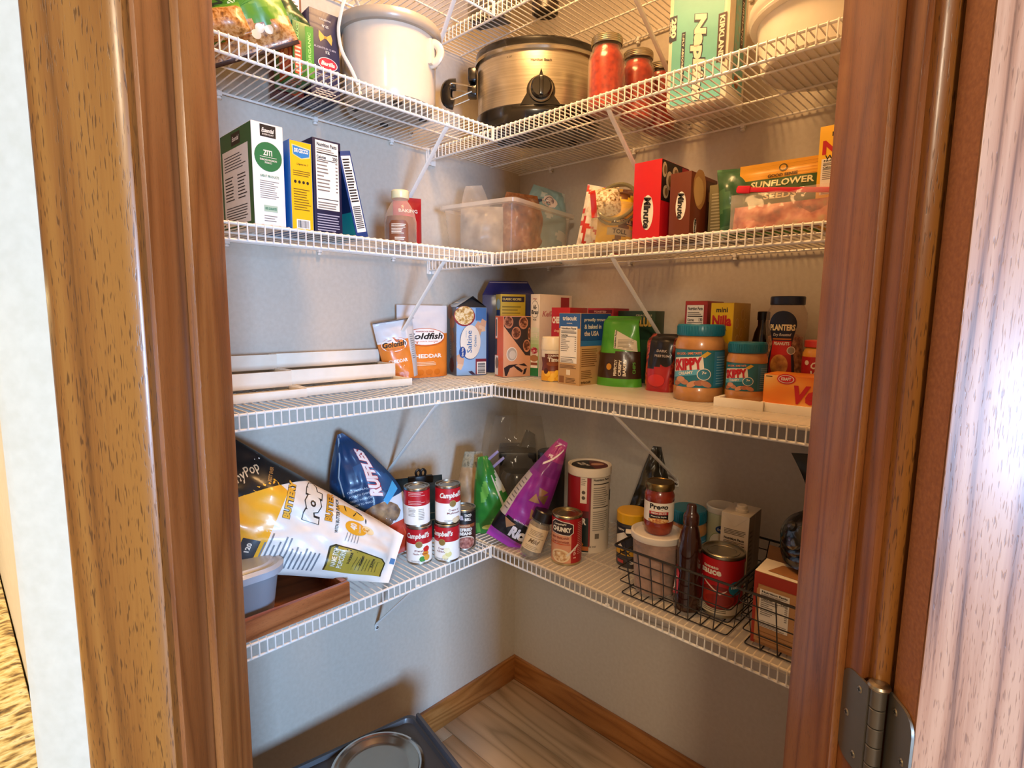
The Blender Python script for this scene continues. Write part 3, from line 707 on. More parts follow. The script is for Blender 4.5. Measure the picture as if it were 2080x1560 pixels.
# white bucket at the right end
t = thing('white_bucket', 'large round white plastic tub with a ribbed rim at the right end', 'tub', (1.003, -.205, Z5))
BW = mat('#f0e8d8', .3, coat=.3)
mb = MB(); mb.lathe([(.118, 0), (.124, .003), (.136, .085)], BW, 56); mb.build('tub', t)
mb = MB(); mb.lathe([(.136, .083), (.148, .085), (.150, .089), (.147, .093), (.1495, .097), (.152, .101), (.152, .112), (.149, .116), (.12, .124), (.05, .130), (0, .131)], BW, 56, cap0=False); mb.build('lid', t)

# ================================================================== shelf 4
GRN = paper('#1f5a33'); GRN2 = ink('#24713f'); GY = ink('#77736c')
c = Carton(.060, .16, .193, paper('#f1ece2'), left=GRN); F, L, mb = c.F, c.L, c.mb
mb.rect(F, .016, .168, .046, .190, INK, 1); mb.text(F, 'Essential', .031, .180, .024, .008, WHT, 2, shear=.3, bold=.03); mb.text(F, 'EVERYDAY', .031, .1725, .022, .0028, WHT, 2)
mb.ell(F, .030, .132, .0262, .027, GRN2, 1); mb.text(F, 'ZITI', .029, .139, .017, .010, WHT, 2, bold=.03); mb.rect(F, .014, .1308, .046, .1316, WHT, 2); mb.text(F, 'ENRICHED MACARONI', .030, .126, .032, .0035, WHT, 2); mb.text(F, 'PRODUCT', .030, .121, .014, .0035, WHT, 2)
mb.text(F, 'GREAT PRODUCTS', .031, .096, .036, .0045, GRN2, 2); mb.lines(F, .012, .055, .050, .090, 9, GY, 1, .3); mb.rect(F, .018, .030, .044, .042, ink('#a9c2ac'), 1); mb.text(F, '100% GUARANTEE', .031, .036, .022, .005, GRN2, 2); mb.lines(F, .018, .012, .044, .026, 3, GY, 1, .3)
mb.rect(L, .010, .012, .142, .158, paper('#e5ded2'), 1); mb.rect(L, .06, .163, .105, .186, INK, 1); mb.text(L, 'Essential', .083, .175, .035, .009, WHT, 2, shear=.3)
mb.lines(L, .02, .118, .13, .15, 6, INK, 2, .3); mb.lines(L, .02, .06, .07, .11, 8, INK, 2, .35); mb.lines(L, .085, .06, .13, .11, 8, INK, 2, .35); mb.lines(L, .02, .02, .13, .05, 6, INK, 2, .35, .15)
carton_obj('ziti_box', c, 'large green and white ziti box, first in the row by the left door jamb', 'box', .240, -.991, Z4, 90)
YEL = paper('#f2b910'); BLU = paper('#1c62a8')
c = Carton(.046, .15, .172, BLU, front=YEL); F, mb = c.F, c.mb
mb.poly(F, [(.007, .162), (.041, .158), (.040, .145), (.024, .140), (.008, .146)], paper('#2b7fc0'), 2); mb.poly(F, [(.005, .164), (.043, .160), (.0415, .143), (.024, .138), (.0065, .145)], ink('#d8d39a'), 1); mb.text(F, 'DE CECCO', .024, .1535, .029, .008, WHT, 3, bold=.05)
mb.text(F, 'Linguine no. 7', .026, .128, .024, .0045, INK, 2, shear=.2); mb.lines(F, .006, .106, .042, .118, 3, ink('#6d5512'), 1, .4, .15)
for i in range(4): mb.ell(F, .010 + .0085 * i, .094, .0028, .0032, INK, 1, 10)
mb.lines(F, .006, .040, .042, .084, 9, ink('#6d5512'), 1, .35, .3); mb.bars(F, .010, .004, .038, .022)
carton_obj('yellow_pasta_box', c, 'yellow pasta box with blue sides between the ziti box and the navy box', 'box', .250, -.924, Z4, 90)
NVY = paper('#171a3d')
c = Carton(.062, .15, .187, NVY); F, mb = c.F, c.mb; mb.nutri(F, .006, .048, .056, .183, '200', n=9); mb.lines(F, .006, .006, .056, .042, 7, ink('#a7a7bb'), 1, .4)
carton_obj('navy_pasta_box', c, 'navy blue pasta box showing its nutrition panel, upright on the second shelf', 'box', .250, -.876, Z4, 90)
c = Carton(.029, .15, .178, paper('#1b3d78'), left=paper('#14284f')); F, mb = c.F, c.mb
mb.rect(F, .004, .012, .026, .168, paper('#eee9e0'), 1); mb.lines(F, .006, .075, .024, .165, 16, INK, 2, .5); mb.lines(F, .006, .02, .024, .068, 12, ink('#4a4844'), 2, .5, .1); mb.rect(c.L, .06, .0, .149, .055, paper('#138a8a'), 1)
o = c.mb.build('leaning_pasta_box'); o.matrix_world = Matrix.Translation((.250 - .075, -.752, Z4 + .004)) @ Matrix.Rotation(R(90), 4, 'Z') @ Matrix.Rotation(R(-13), 4, 'Y') @ Matrix.Translation((-.0145 + .0, 0, 0)); tag(o, 'slim blue pasta box leaning left against the navy box', 'box')
o.location.z += .0
# syrup bottle
t = thing('syrup_bottle', 'clear glass bottle half full of brown syrup with a cream cap', 'bottle', (.200, -.632, Z4), face_cam(.2, -.632))
BR = mottled('brown_syrup', ['#6b3f25', '#7a4a2d', '#855534'], 20, .25, coat=.5, bump=0)
mb = MB(); mb.lathe([(.034, .002), (.0365, .006), (.0365, .052), (.033, .066)], BR, 32); mb.build('syrup', t)
mb = MB(); mb.lathe([(.035, 0), (.0385, .005), (.0385, .055), (.034, .075), (.024, .095), (.018, .103), (.018, .112)], clear('bottle_glass', '#fff6ec', .12, .05), 32); mb.build('glass_body', t)
mb = MB(); mb.lathe([(.0205, .109), (.0212, .110), (.0212, .126), (.0195, .128)], plast('#eadfae'), 28); mb.build('cap', t)
mb = MB(); f = cylmap(.0388, 0, -96, .006); P = [(-.024, .006), (.022, .006), (.022, .046), (.016, .054), (-.018, .054), (-.024, .046)]
mb.poly(f, P, paper('#7c4a30'), 1); mb.lines(f, -.018, .024, .018, .048, 7, WHT, 2, .4, .35); mb.lines(f, -.010, .010, .018, .018, 2, WHT, 2, .4); mb.build('label', t)
b = Bag(.075, .135, .045, True, seal=.08, crinkle=.002, seed=21)
bagobj('red_pouch', b, 'red snack pouch standing behind the syrup bottle by the corner', 'pouch', Matrix.Translation((.12, -.555, Z4)) @ Matrix.Rotation(R(70), 4, 'Z'), film('#a5161f'), 14, 20, deco=lambda mb, F: (mb.ell(F, -.005, .07, .022, .02, film('#d02a35'), 1), mb.text(F, 'BAKING', 0, .10, .05, .009, WHT, 2)))

# clear bin with bags
bx = Matrix.Translation((.172, -.228, Z4)) @ Matrix.Rotation(R(9), 4, 'Z')
t = thing('plastic_bin', 'frosted clear plastic bin full of food bags in the corner', 'bin', mx=bx)
CP = clear('frosted_plastic', '#efe7da', .20, .25)
def rrect(w, d, r, n=5):
    P = []
    for cx, cy, a0 in ((w - r, d - r, 0), (-w + r, d - r, 90), (-w + r, -d + r, 180), (w - r, -d + r, 270)):
        for k in range(n + 1): a = R(a0 + 90 * k / n); P.append((cx + r * math.cos(a), cy + r * math.sin(a)))
    return P
def loft(mb, rings, m, cap0=False, cap1=False):
    n = len(rings[0]); V = [p for r in rings for p in r]
    mb.mesh(V, [(j * n + i, j * n + (i + 1) % n, (j + 1) * n + (i + 1) % n, (j + 1) * n + i) for j in range(len(rings) - 1) for i in range(n)], m, True)
    if cap0: mb.mesh(rings[0], [tuple(range(n))[::-1]], m)
    if cap1: mb.mesh(rings[-1], [tuple(range(n))], m)
def ring(w, d, r, z): return [(x, y, z) for x, y in rrect(w, d, r)]
mb = MB(); loft(mb, [ring(.108, .142, .02, .001), ring(.112, .146, .02, .004), ring(.124, .160, .022, .128)], CP, True); mb.build('bin_body', t)
mb = MB(); loft(mb, [ring(.124, .160, .022, .126), ring(.134, .170, .026, .128), ring(.135, .171, .026, .138), ring(.124, .160, .022, .139)], clear('rim_plastic', '#f0e8dc', .45, .2)); mb.build('rim', t)
def inbin(x, y, z, zl, fr): return bx @ basis(zl, fr, (x, y, z))
def brownmat(): return mottled('brown_bread_bag', ['#6a3c1c', '#94592e', '#a9683c', '#c99a72'], 35, .3, coat=.3)
b = Bag(.16, .182, .10, crinkle=.014, seed=31, taper=(1, .6), tp=2); bagobj('brown_food_bag', b, 'crumpled brown food bag at the middle of the plastic bin', 'bag', inbin(.02, .02, .012, (.0, .1, 1), (.75, -.65, .1)), lambda u, v: brownmat(), 22, 22)
b = Bag(.15, .225, .07, crinkle=.012, seed=32, taper=(1, .7), tp=3, seal=.02)
def col(u, v): return film('#8fb3ba') if noise.noise(Vector((u * 20, v * 20, 1))) < .3 else film('#c9d4d2')
bagobj('light_blue_bag', b, 'pale blue food bag with a round emblem sticking out of the bin', 'bag', inbin(.060, .075, .010, (-.05, .30, .9), (.8, -.6, .2)), col, 20, 26, deco=lambda mb, F: (mb.ell(F, -.005, .168, .028, .02, film('#e7d5cd'), 1, wob=.1), mb.ell(F, -.005, .171, .016, .012, film('#7e6a70'), 2), mb.ell(F, -.005, .171, .012, .009, film('#d6c3bc'), 3), mb.ell(F, -.052, .155, .02, .006, film('#4c566c'), 2, rot=.4)))
b = Bag(.12, .200, .06, crinkle=.015, seed=33, taper=(1, .4), tp=2); bagobj('clear_snack_wrap', b, 'crinkled see-through wrap rising at the left of the plastic bin', 'wrap', inbin(-.055, -.06, .008, (-.1, -.08, 1), (.75, -.65, .1)), clear('crinkle_wrap', '#f3e6d6', .22, .08), 18, 22)
b = Bag(.12, .13, .06, crinkle=.006, seed=34); bagobj('grey_food_bag', b, 'light grey food bag pressed against the left front of the bin', 'bag', inbin(-.02, -.105, .008, (0, 0, 1), (.6, -.8, 0)), lambda u, v: mottled('grey_bag', ['#8d8780', '#aaa299', '#c0b7aa'], 25, .35), 16, 16)
mb = MB(); P = smooth([(.085, -.02, .014), (.092, .03, .018), (.095, .085, .016)]); mb.tube(P, .005, plast('#e0b796'), 8); tag(mb.build('drinking_straw', mx=bx), 'tan straw lying on the bottom of the plastic bin', 'straw')

# marshmallow bag and tilted glass jar of baking chips
b = Bag(.13, .16, .07, crinkle=.006, seed=41)
def col(u, v):
    n = noise.noise(Vector((u * 28, v * 18, 2)))
    return film('#c73a2b') if -.16 < n < .02 else mottled('marshmallows', ['#cbb9a4', '#e8dccb', '#f4ebdd'], 60, .5)
bagobj('marshmallow_bag', b, 'red and white bag of marshmallows between the bin and the glass jar', 'bag', basis((.15, .1, 1), (.62, -.78, .1), (.490, -.215, Z4 + .002)), col, 22, 26)
jm = Matrix.Translation((.572, -.276, Z4 + .0))
t = thing('glass_cookie_jar', 'round glass jar with a slanted mouth holding baking chip bags', 'jar', mx=jm @ Matrix.Rotation(R(face_cam(.585, -.262)), 4, 'Z'))
JB = clear('thick_jar_glass', '#f6efdc', .10, .05); JR = clear('jar_rim_glass', '#8a8260', .6, .06)
mb = MB(); mb.lathe([(.042, 0), (.052, .004), (.057, .03), (.056, .075), (.050, .10)], JB, 36); mb.build('jar_body', t)
tm = Matrix.Translation((.004, -.030, .103)) @ Matrix.Rotation(R(64), 4, 'X') @ Matrix.Rotation(R(-14), 4, 'Y')
mb = MB(); P = [tm @ Vector((.046 * math.cos(R(k)), .048 * math.sin(R(k)), 0)) for k in range(0, 360, 12)]; mb.tube(P, .0045, JR, 8, closed=True); P = [tm @ Vector((.052 * math.cos(R(k)), .054 * math.sin(R(k)), -.012)) for k in range(0, 360, 12)]; mb.tube(P, .0032, JR, 8, closed=True)
mb.mesh([tm @ Vector((.046 * math.cos(R(k)), .048 * math.sin(R(k)), 0)) for k in range(0, 360, 12)] + [Vector((.052 * math.cos(R(k)), .052 * math.sin(R(k)), .085)) for k in range(0, 360, 12)], [(i, (i + 1) % 30, 30 + (i + 1) % 30, 30 + i) for i in range(30)], JB, True); mb.build('slanted_mouth', t)
J = t.matrix_world if False else jm @ Matrix.Rotation(R(face_cam(.585, -.262)), 4, 'Z')
b = Bag(.092, .135, .066, crinkle=.006, seed=43)
def col(u, v): return film('#e7b51e') if noise.noise(Vector((u * 30, v * 30, 4))) < .22 else film('#6a3a12')
bagobj('chip_bag', b, 'yellow bag of baking chips stuffed in the glass jar', 'bag', J @ basis((.1, .1, 1), (0, -1, .1), (0, .0, .006)), col, 18, 22, deco=lambda mb, F: (mb.rect(F, -.02, .02, .04, .036, film('#b9a98a'), 1), mb.text(F, 'TOLL', .01, .028, .034, .010, INK, 2, bold=.03), mb.rect(F, -.012, .045, .042, .057, film('#3a2a18'), 1), mb.text(F, 'NESTLE', .015, .051, .042, .008, film('#e7d9a6'), 2, bold=.04)))
b = Bag(.07, .075, .045, crinkle=.006, seed=44); bagobj('morsel_bag', b, 'small red and speckled candy bag at the mouth of the glass jar', 'bag', J @ basis((-.1, .35, .8), (0, -1, .45), (-.018, -.030, .070)), lambda u, v: film('#b8281f') if u < -.022 else mottled('speckled_candy', ['#4a3018', '#b3925c', '#efe3c6', '#d6b678'], 130, .4), 16, 18)

# rice boxes
def minute(mb, mp, u, v, s): 
    mb.ell(mp, u, v, .0155 * s, .039 * s, WHT, 1); mb.text(mp, 'Minute', u, v, .070 * s, .0185 * s, INK, 3, rot=-90, bold=.035, shear=.15, edge=WHT, ew=.05)
RED = paper('#cf1622')
c = Carton(.067, .125, .171, RED); minute(c.mb, c.F, .036, .062, .95); L, mb = c.Rt, c.mb
mb.rect(L, 0.001, .085, .124, .170, paper('#241a17'), 1)
for u, v, a, b_ in ((.012, .15, .010, .016), (.035, .13, .015, .02), (.06, .15, .013, .014), (.02, .105, .012, .014)): mb.ell(L, u, v, a, b_, paper('#d9c29a'), 2, 16); mb.ell(L, u + .002, v, a * .6, b_ * .6, paper('#8a6a42'), 3, 12)
mb.rect(L, .09, .088, .123, .168, paper('#a8202a'), 2)
carton_obj('red_rice_box', c, 'tall bright red rice box with a white oval logo', 'box', .656, -.330, Z4, 0)
BRN = paper('#6b2d14')
c = Carton(.047, .125, .136, BRN); minute(c.mb, c.F, .026, .068, .74); L, mb = c.Rt, c.mb
mb.ell(L, .040, .105, .030, .040, paper('#b8854a'), 1, wob=.05); mb.ell(L, .035, .10, .022, .030, paper('#d2a868'), 2, wob=.08); mb.rect(L, .072, .004, .118, .128, paper('#4a1c10'), 2); minute(mb, L, .025, .026, .45)
mb.text(L, 'BROWN', .090, .05, .06, .008, ink('#c9a27c'), 3, rot=90); mb.text(L, 'RICE', .104, .05, .04, .008, ink('#c9a27c'), 3, rot=90)
mb.rect(L, .080, .085, .112, .105, ink('#b87e5c'), 3)
carton_obj('brown_rice_box', c, 'shorter brown rice box in front right of the red rice box', 'box', .742, -.325, Z4, 0)
c = Carton(.05, .09, .115, paper('#7d7350')); c.mb.lines(c.F, .006, .01, .044, .1, 14, ink('#a69c7a'), 1); carton_obj('olive_box', c, 'olive drab box half hidden behind the brown rice box', 'box', .800, -.262, Z4, 0)
# green leafy pouch, sunflower bag, zip bag, wafer box
b = Bag(.075, .165, .045, crinkle=.006, seed=51, bendv=.09, bend=.5)
bagobj('green_foil_pouch', b, 'dark green foil pouch with a folded pointed top left of the sunflower bag', 'pouch', basis((-.1, .1, 1), (.5, -.85, 0), (.868, -.262, Z4 + .002)), lambda u, v: film('#2f5b3a') if noise.noise(Vector((u * 20, v * 20, 5))) < .2 else film('#4b7650'), 16, 24)
b = Bag(.165, .142, .04, True, seal=.1, crinkle=.003, seed=52)
def col(u, v): return film('#e0a32c') if v > .109 else film('#36561f')
def deco(mb, F):
    mb.ell(F, 0, .129, .008, .007, film('#4e4410'), 1); mb.ell(F, 0, .129, .0055, .005, film('#d49a2a'), 2); mb.text(F, 'GOOD SENSE', 0, .1150, .055, .006, ink('#4a3208'), 1, bold=.03)
    mb.text(F, 'SUNFLOWER', 0, .100, .115, .013, film('#e6e2b0'), 1, bold=.03); mb.text(F, 'SEEDS', 0, .075, .06, .012, film('#e6e2b0'), 1, bold=.03)
    for i in range(5): mb.poly(F, [(-.08, .110 + .006 * i), (.08, .1115 + .006 * i), (.08, .1122 + .006 * i)], film('#b47d1c'), .5)
bagobj('sunflower_seed_bag', b, 'yellow and green bag of sunflower seeds behind the red-zip bag', 'bag', Matrix.Translation((.945, -.255, Z4)) @ Matrix.Rotation(R(4), 4, 'Z'), col, 24, 40, deco=deco)
t = thing('zip_bag', 'clear zip bag with a red slider closure holding pink food', 'zip bag', (.972, -.340, Z4), 2)
b = Bag(.178, .070, .055, True, seal=.02, crinkle=.007, seed=53)
mb = MB(); b.skin(mb, clear('zip_film', '#fdeee8', .16, .06), 26, 18); mb.build('film', t)
b2 = Bag(.165, .046, .044, True, seal=.02, crinkle=.010, seed=54); mb = MB(); b2.skin(mb, mottled('pink_mix', ['#7a3a2c', '#a8543f', '#c08066', '#b39a74'], 45, .5), 22, 12); mb.build('contents', t)
mb = MB(); zr = Matrix.Rotation(R(7.5), 4, 'Y') @ Matrix.Translation((0, 0, -.016)); mb.box(-.090, .092, -.003, .003, .080, .089, mat('#d8263c', .35), .002, zr); mb.box(-.088, -.064, -.005, .005, .078, .0915, mat('#d8263c', .3), .002, zr); mb.build('red_zipper', t)
c = Carton(.10, .06, .172, paper('#f0b716')); F, mb = c.F, c.mb
mb.text(F, 'mini', .034, .158, .028, .010, INK, 1, bold=.03); mb.text(F, 'Nilla', .036, .135, .060, .024, ink('#c41e25'), 1, bold=.05); mb.text(F, 'WAFERS', .036, .118, .05, .008, INK, 1); mb.nutri(F, .006, .055, .06, .116, '130', n=6); mb.rect(F, .006, .012, .07, .05, paper('#d39a12'), 1)
carton_obj('wafer_box', c, 'yellow wafer cookie box at the right end above the second shelf, cut by the jamb', 'box', 1.024, -.318, Z4, 0)

# ================================================================== shelf 3
CRM = mottled('cream_lacquer', ['#ece2cf', '#efe6d4', '#f2eadb'], scale=30, rough=.4, bump=.03)
def step_rack(name, label, mx, x0, units, tiers, deep=.075, side_t=.008, last=0):
    """expandable stepped rack: risers with a small lip, recessed treads, end boards. local x along the front, -y front"""
    t = thing(name, label, 'rack', mx=mx)
    for (a, b, off, dz) in units:
        for k in range(tiers):
            y0 = k * deep + off; z1 = (.0185 + .0335 * k) + dz; z0 = max(0, z1 - (.0185 if k == 0 else .0355))
            mb = MB(); mb.box(a, b, y0, y0 + .007, z0, z1, CRM, .0008); mb.build('riser', t)
            mb = MB(); dp = deep if k < tiers - 1 or not last else last; mb.box(a, b, y0 + .007, y0 + dp, z1 - .014, z1 - .008, CRM, .0005); mb.build('tread', t)
            mb = MB()
            for xx in (a, b - side_t): mb.box(xx, xx + side_t, y0 + .007, y0 + dp - .0005, 0, z1, CRM, .0005)
            mb.build('end_board', t)
    return t
step_rack('step_rack', 'empty cream three-tier step rack on the left wall shelf', Matrix.Translation((.186, 0, Z3)) @ Matrix.Rotation(R(90), 4, 'Z'), 0, ((-1.20, -.874, 0, 0), (-.8735, -.589, .006, .0008)), 3, last=.028)
# crackers in two paper bags
SIL = film('#e8e4e2'); ORG = film('#e8852f')
def gold(mb, F, w, h):
    u = .0
    mb.ell(F, u, .56 * h, .43 * w, .125 * h, film('#c9632a'), .6); mb.ell(F, u, .565 * h, .405 * w, .112 * h, film('#f6efe8'), 1)
    mb.text(F, 'Goldfish', u, .575 * h, .74 * w, .088 * h, INK, 2, bold=.03, shear=.25); mb.text(F, 'PEPPERIDGE FARM', u, .638 * h, .36 * w, .018 * h, ink('#9c2f22'), 2, bold=.03); mb.text(F, 'BAKED SNACK CRACKERS', u, .50 * h, .5 * w, .016 * h, ink('#c9632a'), 2)
    mb.text(F, 'CHEDDAR', u, .30 * h, .64 * w, .058 * h, film('#f8ead8'), 2, bold=.04)
    mb.lines(F, -.2 * w, .17 * h, .2 * w, .23 * h, 3, film('#f3c9a0'), 2, .5, .2)
    for i in range(4): mb.ell(F, -.3 * w + .17 * w * i, .075 * h, .07 * w, .04 * h, film('#d9761f'), 1.2, 14)
def gcol(h):
    return lambda u, v: (film('#dcd7d6') if v > .62 * h else (film('#f0ebe6') if v > .60 * h + .1 * u else ORG)) if v > .42 * h or abs(u) > 9 else ORG
b = Bag(.165, .208, .05, True, seal=.10, crinkle=.0022, seed=61)
bagobj('cracker_bag', b, 'taller orange and silver cracker bag next to the blue saltine box', 'bag', Matrix.Translation((.036, -.446, Z3)) @ Matrix.Rotation(R(83), 4, 'Z'), gcol(.208), 26, 36, deco=lambda mb, F: gold(mb, F, .165, .208))
b = Bag(.105, .172, .06, True, seal=.06, crinkle=.004, seed=62, bendv=.155, bend=-1.3, taper=(.85, 1.08))
t_ = bagobj('cracker_bag', b, 'shorter opened cracker bag with folded silver top beside the step rack', 'bag', Matrix.Translation((.064, -.5385, Z3 + .007)) @ Matrix.Rotation(R(68), 4, 'Z') @ Matrix.Rotation(R(-9), 4, 'Y'), (lambda u, v: film('#c9c4c0') if u > .034 else gcol(.175)(u, v)), 26, 34, deco=lambda mb, F: (gold(mb, lambda u, v, h=0: F(u - .009, v, h), .088, .168), mb.lines(F, .037, .05, .048, .12, 12, ink('#7d7a78'), 1, .35)))
# saltine box with tented top flaps
LB = paper('#8fb6df'); TAN = paper('#c4976f')
c = Carton(.098, .085, .205, paper('#5d6068'), front=LB); F, L, mb = c.F, c.L, c.mb
mb.ell(F, .026, .178, .034, .030, paper('#8a1f2c'), 1); mb.ell(F, .026, .180, .031, .027, mottled('cereal_bowl', ['#8a5a26', '#caa04e', '#efe0b6', '#d9a94a'], 110, .5), 2, wob=.04)
mb.rect(F, .062, .165, .096, .203, paper('#4577b5'), .8)
for i, (u, v, r_) in enumerate(((.072, .150, .2), (.083, .142, .9), (.070, .132, .5), (.088, .158, .4), (.010, .030, .3), (.008, .055, 1.1), (.014, .045, .6))): mb.poly(F, [(max(.001, min(.097, u + .014 * math.cos(r_ + k * math.pi / 2))), v + .014 * math.sin(r_ + k * math.pi / 2)) for k in range(4)], paper(('#d3a686', '#e0bb98', '#caa07c')[i % 3]), 2 + .2 * i)
mb.ell(F, .044, .100, .0335, .052, ink('#1d3a6b'), 4.6); mb.ell(F, .045, .101, .0325, .051, WHT, 5); mb.text(F, 'Saltine', .041, .102, .066, .016, ink('#2c6aa3'), 6, rot=90, bold=.01); mb.text(F, 'Crackers', .060, .104, .034, .008, ink('#5d86ad'), 6, rot=90); mb.text(F, 'Original', .031, .125, .02, .004, ink('#a0b6cc'), 6, rot=90)
mb.ell(F, .019, .071, .0105, .0165, ink('#143f8a'), 7); mb.text(F, 'Great Value', .019, .071, .026, .006, WHT, 8, rot=90, bold=.03)
mb.ell(F, .086, .036, .026, .034, paper('#7d1e2c'), 1.5) if False else mb.rect(F, .062, .002, .097, .05, paper('#7d1e2c'), 1.5); mb.bars(F, .066, .003, .096, .041, 4, rot=True)
mb.poly(F, [(.038, .012), (.050, .002), (.062, .002), (.05, .014)], ink('#3b2440'), 2)
for u, v, m_ in ((.05, .16, '#a06a4a'), (.045, .12, '#8f6a52'), (.055, .08, '#777067'), (.045, .03, '#5b2a20'), (.03, .19, '#8a5e45')): mb.ell(L, u, v, .02, .022, paper(m_), 1, wob=.12)
mb.text(L, 'Saltine', .038, .085, .07, .012, ink('#8d8f94'), 2, rot=90)
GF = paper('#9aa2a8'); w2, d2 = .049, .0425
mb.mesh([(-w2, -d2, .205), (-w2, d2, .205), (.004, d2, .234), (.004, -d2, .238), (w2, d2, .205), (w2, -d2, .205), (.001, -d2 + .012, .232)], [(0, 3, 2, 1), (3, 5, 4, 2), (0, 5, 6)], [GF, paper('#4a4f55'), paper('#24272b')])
mb.rect(flat((-w2 - .0002, d2, .2053), (0, -1, 0), (.85, 0, .527)), .022, .02, .055, .028, WHT, 2)
carton_obj('saltine_box', c, 'light blue cracker box with a tented open top, nearest the inner corner', 'box', .088, -.362, Z3, 70)
# yellow recipe box and blue-topped box behind it
c = Carton(.080, .045, .245, paper('#b9a32e'), left=paper('#c9b43a')); F, mb = c.F, c.mb
mb.rect(F, .004, .222, .076, .238, ink('#2b2030'), 1); mb.text(F, 'CLASSIC RECIPES', .036, .230, .060, .007, ink('#d9c976'), 2, bold=.03); mb.lines(F, .005, .13, .074, .215, 9, ink('#7d701c'), 1, .35)
mb.ell(c.L, .024, .215, .018, .016, ink('#9ec1d6'), 1); mb.rect(c.L, .006, .175, .04, .198, ink('#2e4a86'), 1)
carton_obj('yellow_cereal_box', c, 'olive-yellow box headed with recipes, standing behind the orange box', 'box', .161, -.250, Z3, 64)
c = Carton(.165, .05, .245, paper('#1b2560')); mb = c.mb; w2, d2 = .0825, .025
mb.mesh([(-w2, -d2, .245), (w2, -d2, .245), (w2, d2, .245), (-w2, d2, .245), (-w2 + .022, -.001, .289), (w2 - .022, -.001, .289), (-w2 + .022, .003, .289), (w2 - .022, .003, .289)],
        [(0, 1, 5, 4), (2, 3, 6, 7), (1, 2, 7, 5), (3, 0, 4, 6), (4, 5, 7, 6)], [paper('#1a2268'), paper('#241c40'), paper('#2a1420'), paper('#3a2030'), paper('#4a1c28')])
mb.mesh([(-w2 + .024, -.0055, .276), (w2 - .024, -.0055, .276), (w2 - .022, -.0035, .286), (-w2 + .022, -.0035, .286)], [(0, 1, 2, 3)], paper('#8d7d88'))
carton_obj('blue_cereal_box', c, 'dark blue box with folded-in pointed top, tallest in the inner corner', 'box', .062, -.232, Z3, 47)
# orange box with muffins
OR = paper('#e0601f'); PCH = paper('#e2a884')
c = Carton(.092, .055, .180, PCH, left=OR); F, L, mb = c.F, c.L, c.mb
mb.poly(F, [(.001, .178), (.091, .178), (.091, .062), (.074, .064), (.001, .150)], paper('#3a3234'), 1)
for u, v in ((.016, .162), (.042, .130), (.066, .160), (.078, .092), (.078, .145) if False else (.086, .128)): 
    r_ = min(.0155, .0905 - u); mb.ell(F, u, v, r_, .0185, paper('#c98a6c'), 2); mb.ell(F, u, v + .001, r_ * .8, .0145, mottled('muffin_top', ['#3a1c12', '#7d4630', '#c98f6e'], 160, .6), 3, wob=.06)
mb.ell(F, .028, .068, .018, .021, paper('#f0ece6'), 2); mb.ell(F, .028, .068, .0155, .0185, paper('#b7b3ae'), 3); mb.ell(F, .030, .066, .011, .013, paper('#d8d4cf'), 4)
for p in ([(.002, .028), (.018, .036), (.05, .038), (.022, .026), (.012, .004), (.006, .004)], [(.03, .036), (.046, .022), (.062, .012), (.066, .018), (.05, .03)], [(.05, .036), (.07, .04), (.082, .030), (.07, .032)], [(.07, .022), (.08, .026), (.074, .008), (.066, .006)]): mb.poly(F, p, ink('#2c2126'), 2)
mb.rect(L, .004, .115, .016, .175, paper('#efe6dd'), 1); mb.rect(L, .006, .12, .012, .17, ink('#3a3030'), 2); mb.rect(L, .0, .004, .022, .062, paper('#efe6dd'), 1); mb.ell(L, .014, .04, .010, .017, ink('#8a7468'), 2); mb.rect(L, .0, .064, .014, .112, paper('#2a2220'), 1)
carton_obj('muffin_mix_box', c, 'orange and peach baking box picturing dark muffins in a tray', 'box', .206, -.282, Z3, 72)
# white and green cereal box
c = Carton(.034, .165, .245, paper('#e9ddd0')); F, Rt, mb = c.F, c.Rt, c.mb
for k in range(12): mb.rect(F, .001, .001 + .0 + .012 * k, .033, .013 + .012 * k, paper(['#1f7a43', '#1f7a43', '#3b8a4a', '#5e9a4e', '#78a65a', '#88b168', '#97ba78', '#a8c48b', '#b9cea0', '#c7d6b3', '#d5dcc4', '#dfdfd2'][k]), 1)
mb.ell(F, .0165, .200, .0145, .026, ink('#58524c'), 1); mb.ell(F, .0165, .200, .0135, .0245, paper('#efe6d8'), 2); mb.text(F, 'All-', .0165, .207, .014, .013, INK, 3, bold=.04); mb.text(F, 'Bran', .0165, .192, .024, .013, INK, 3, bold=.04); mb.text(F, "Kellogg's", .0165, .231, .014, .005, ink('#a8323a'), 3); mb.text(F, 'Buds', .0165, .170, .012, .004, INK, 3)
mb.text(F, 'FIBER', .0165, .142, .022, .011, ink('#dfe6cf'), 3); mb.text(F, 'BITE', .0165, .124, .024, .014, WHT, 3)
mb.ell(F, .0165, .068, .015, .014, paper('#d9d0c4'), 2); mb.ell(F, .016, .078, .013, .010, mottled('berries', ['#7a1226', '#b8324a', '#e8d8d0'], 200, .5), 3, wob=.05); mb.ell(F, .0165, .055, .0155, .010, paper('#a9744a'), 3); mb.rect(F, .003, .026, .030, .05, paper('#efe9df'), 2); mb.rect(F, .004, .034, .029, .042, paper('#8a4a34'), 3)
mb.rect(Rt, .105, .200, .150, .238, ink('#a31f2e'), 1); mb.text(Rt, 'Kellogg', .055, .185, .085, .022, ink('#c4777c'), 1, shear=.3)
carton_obj('bran_cereal_box', c, 'white cereal box with a green lower half and berry picture', 'box', .231, -.193, Z3, 3)
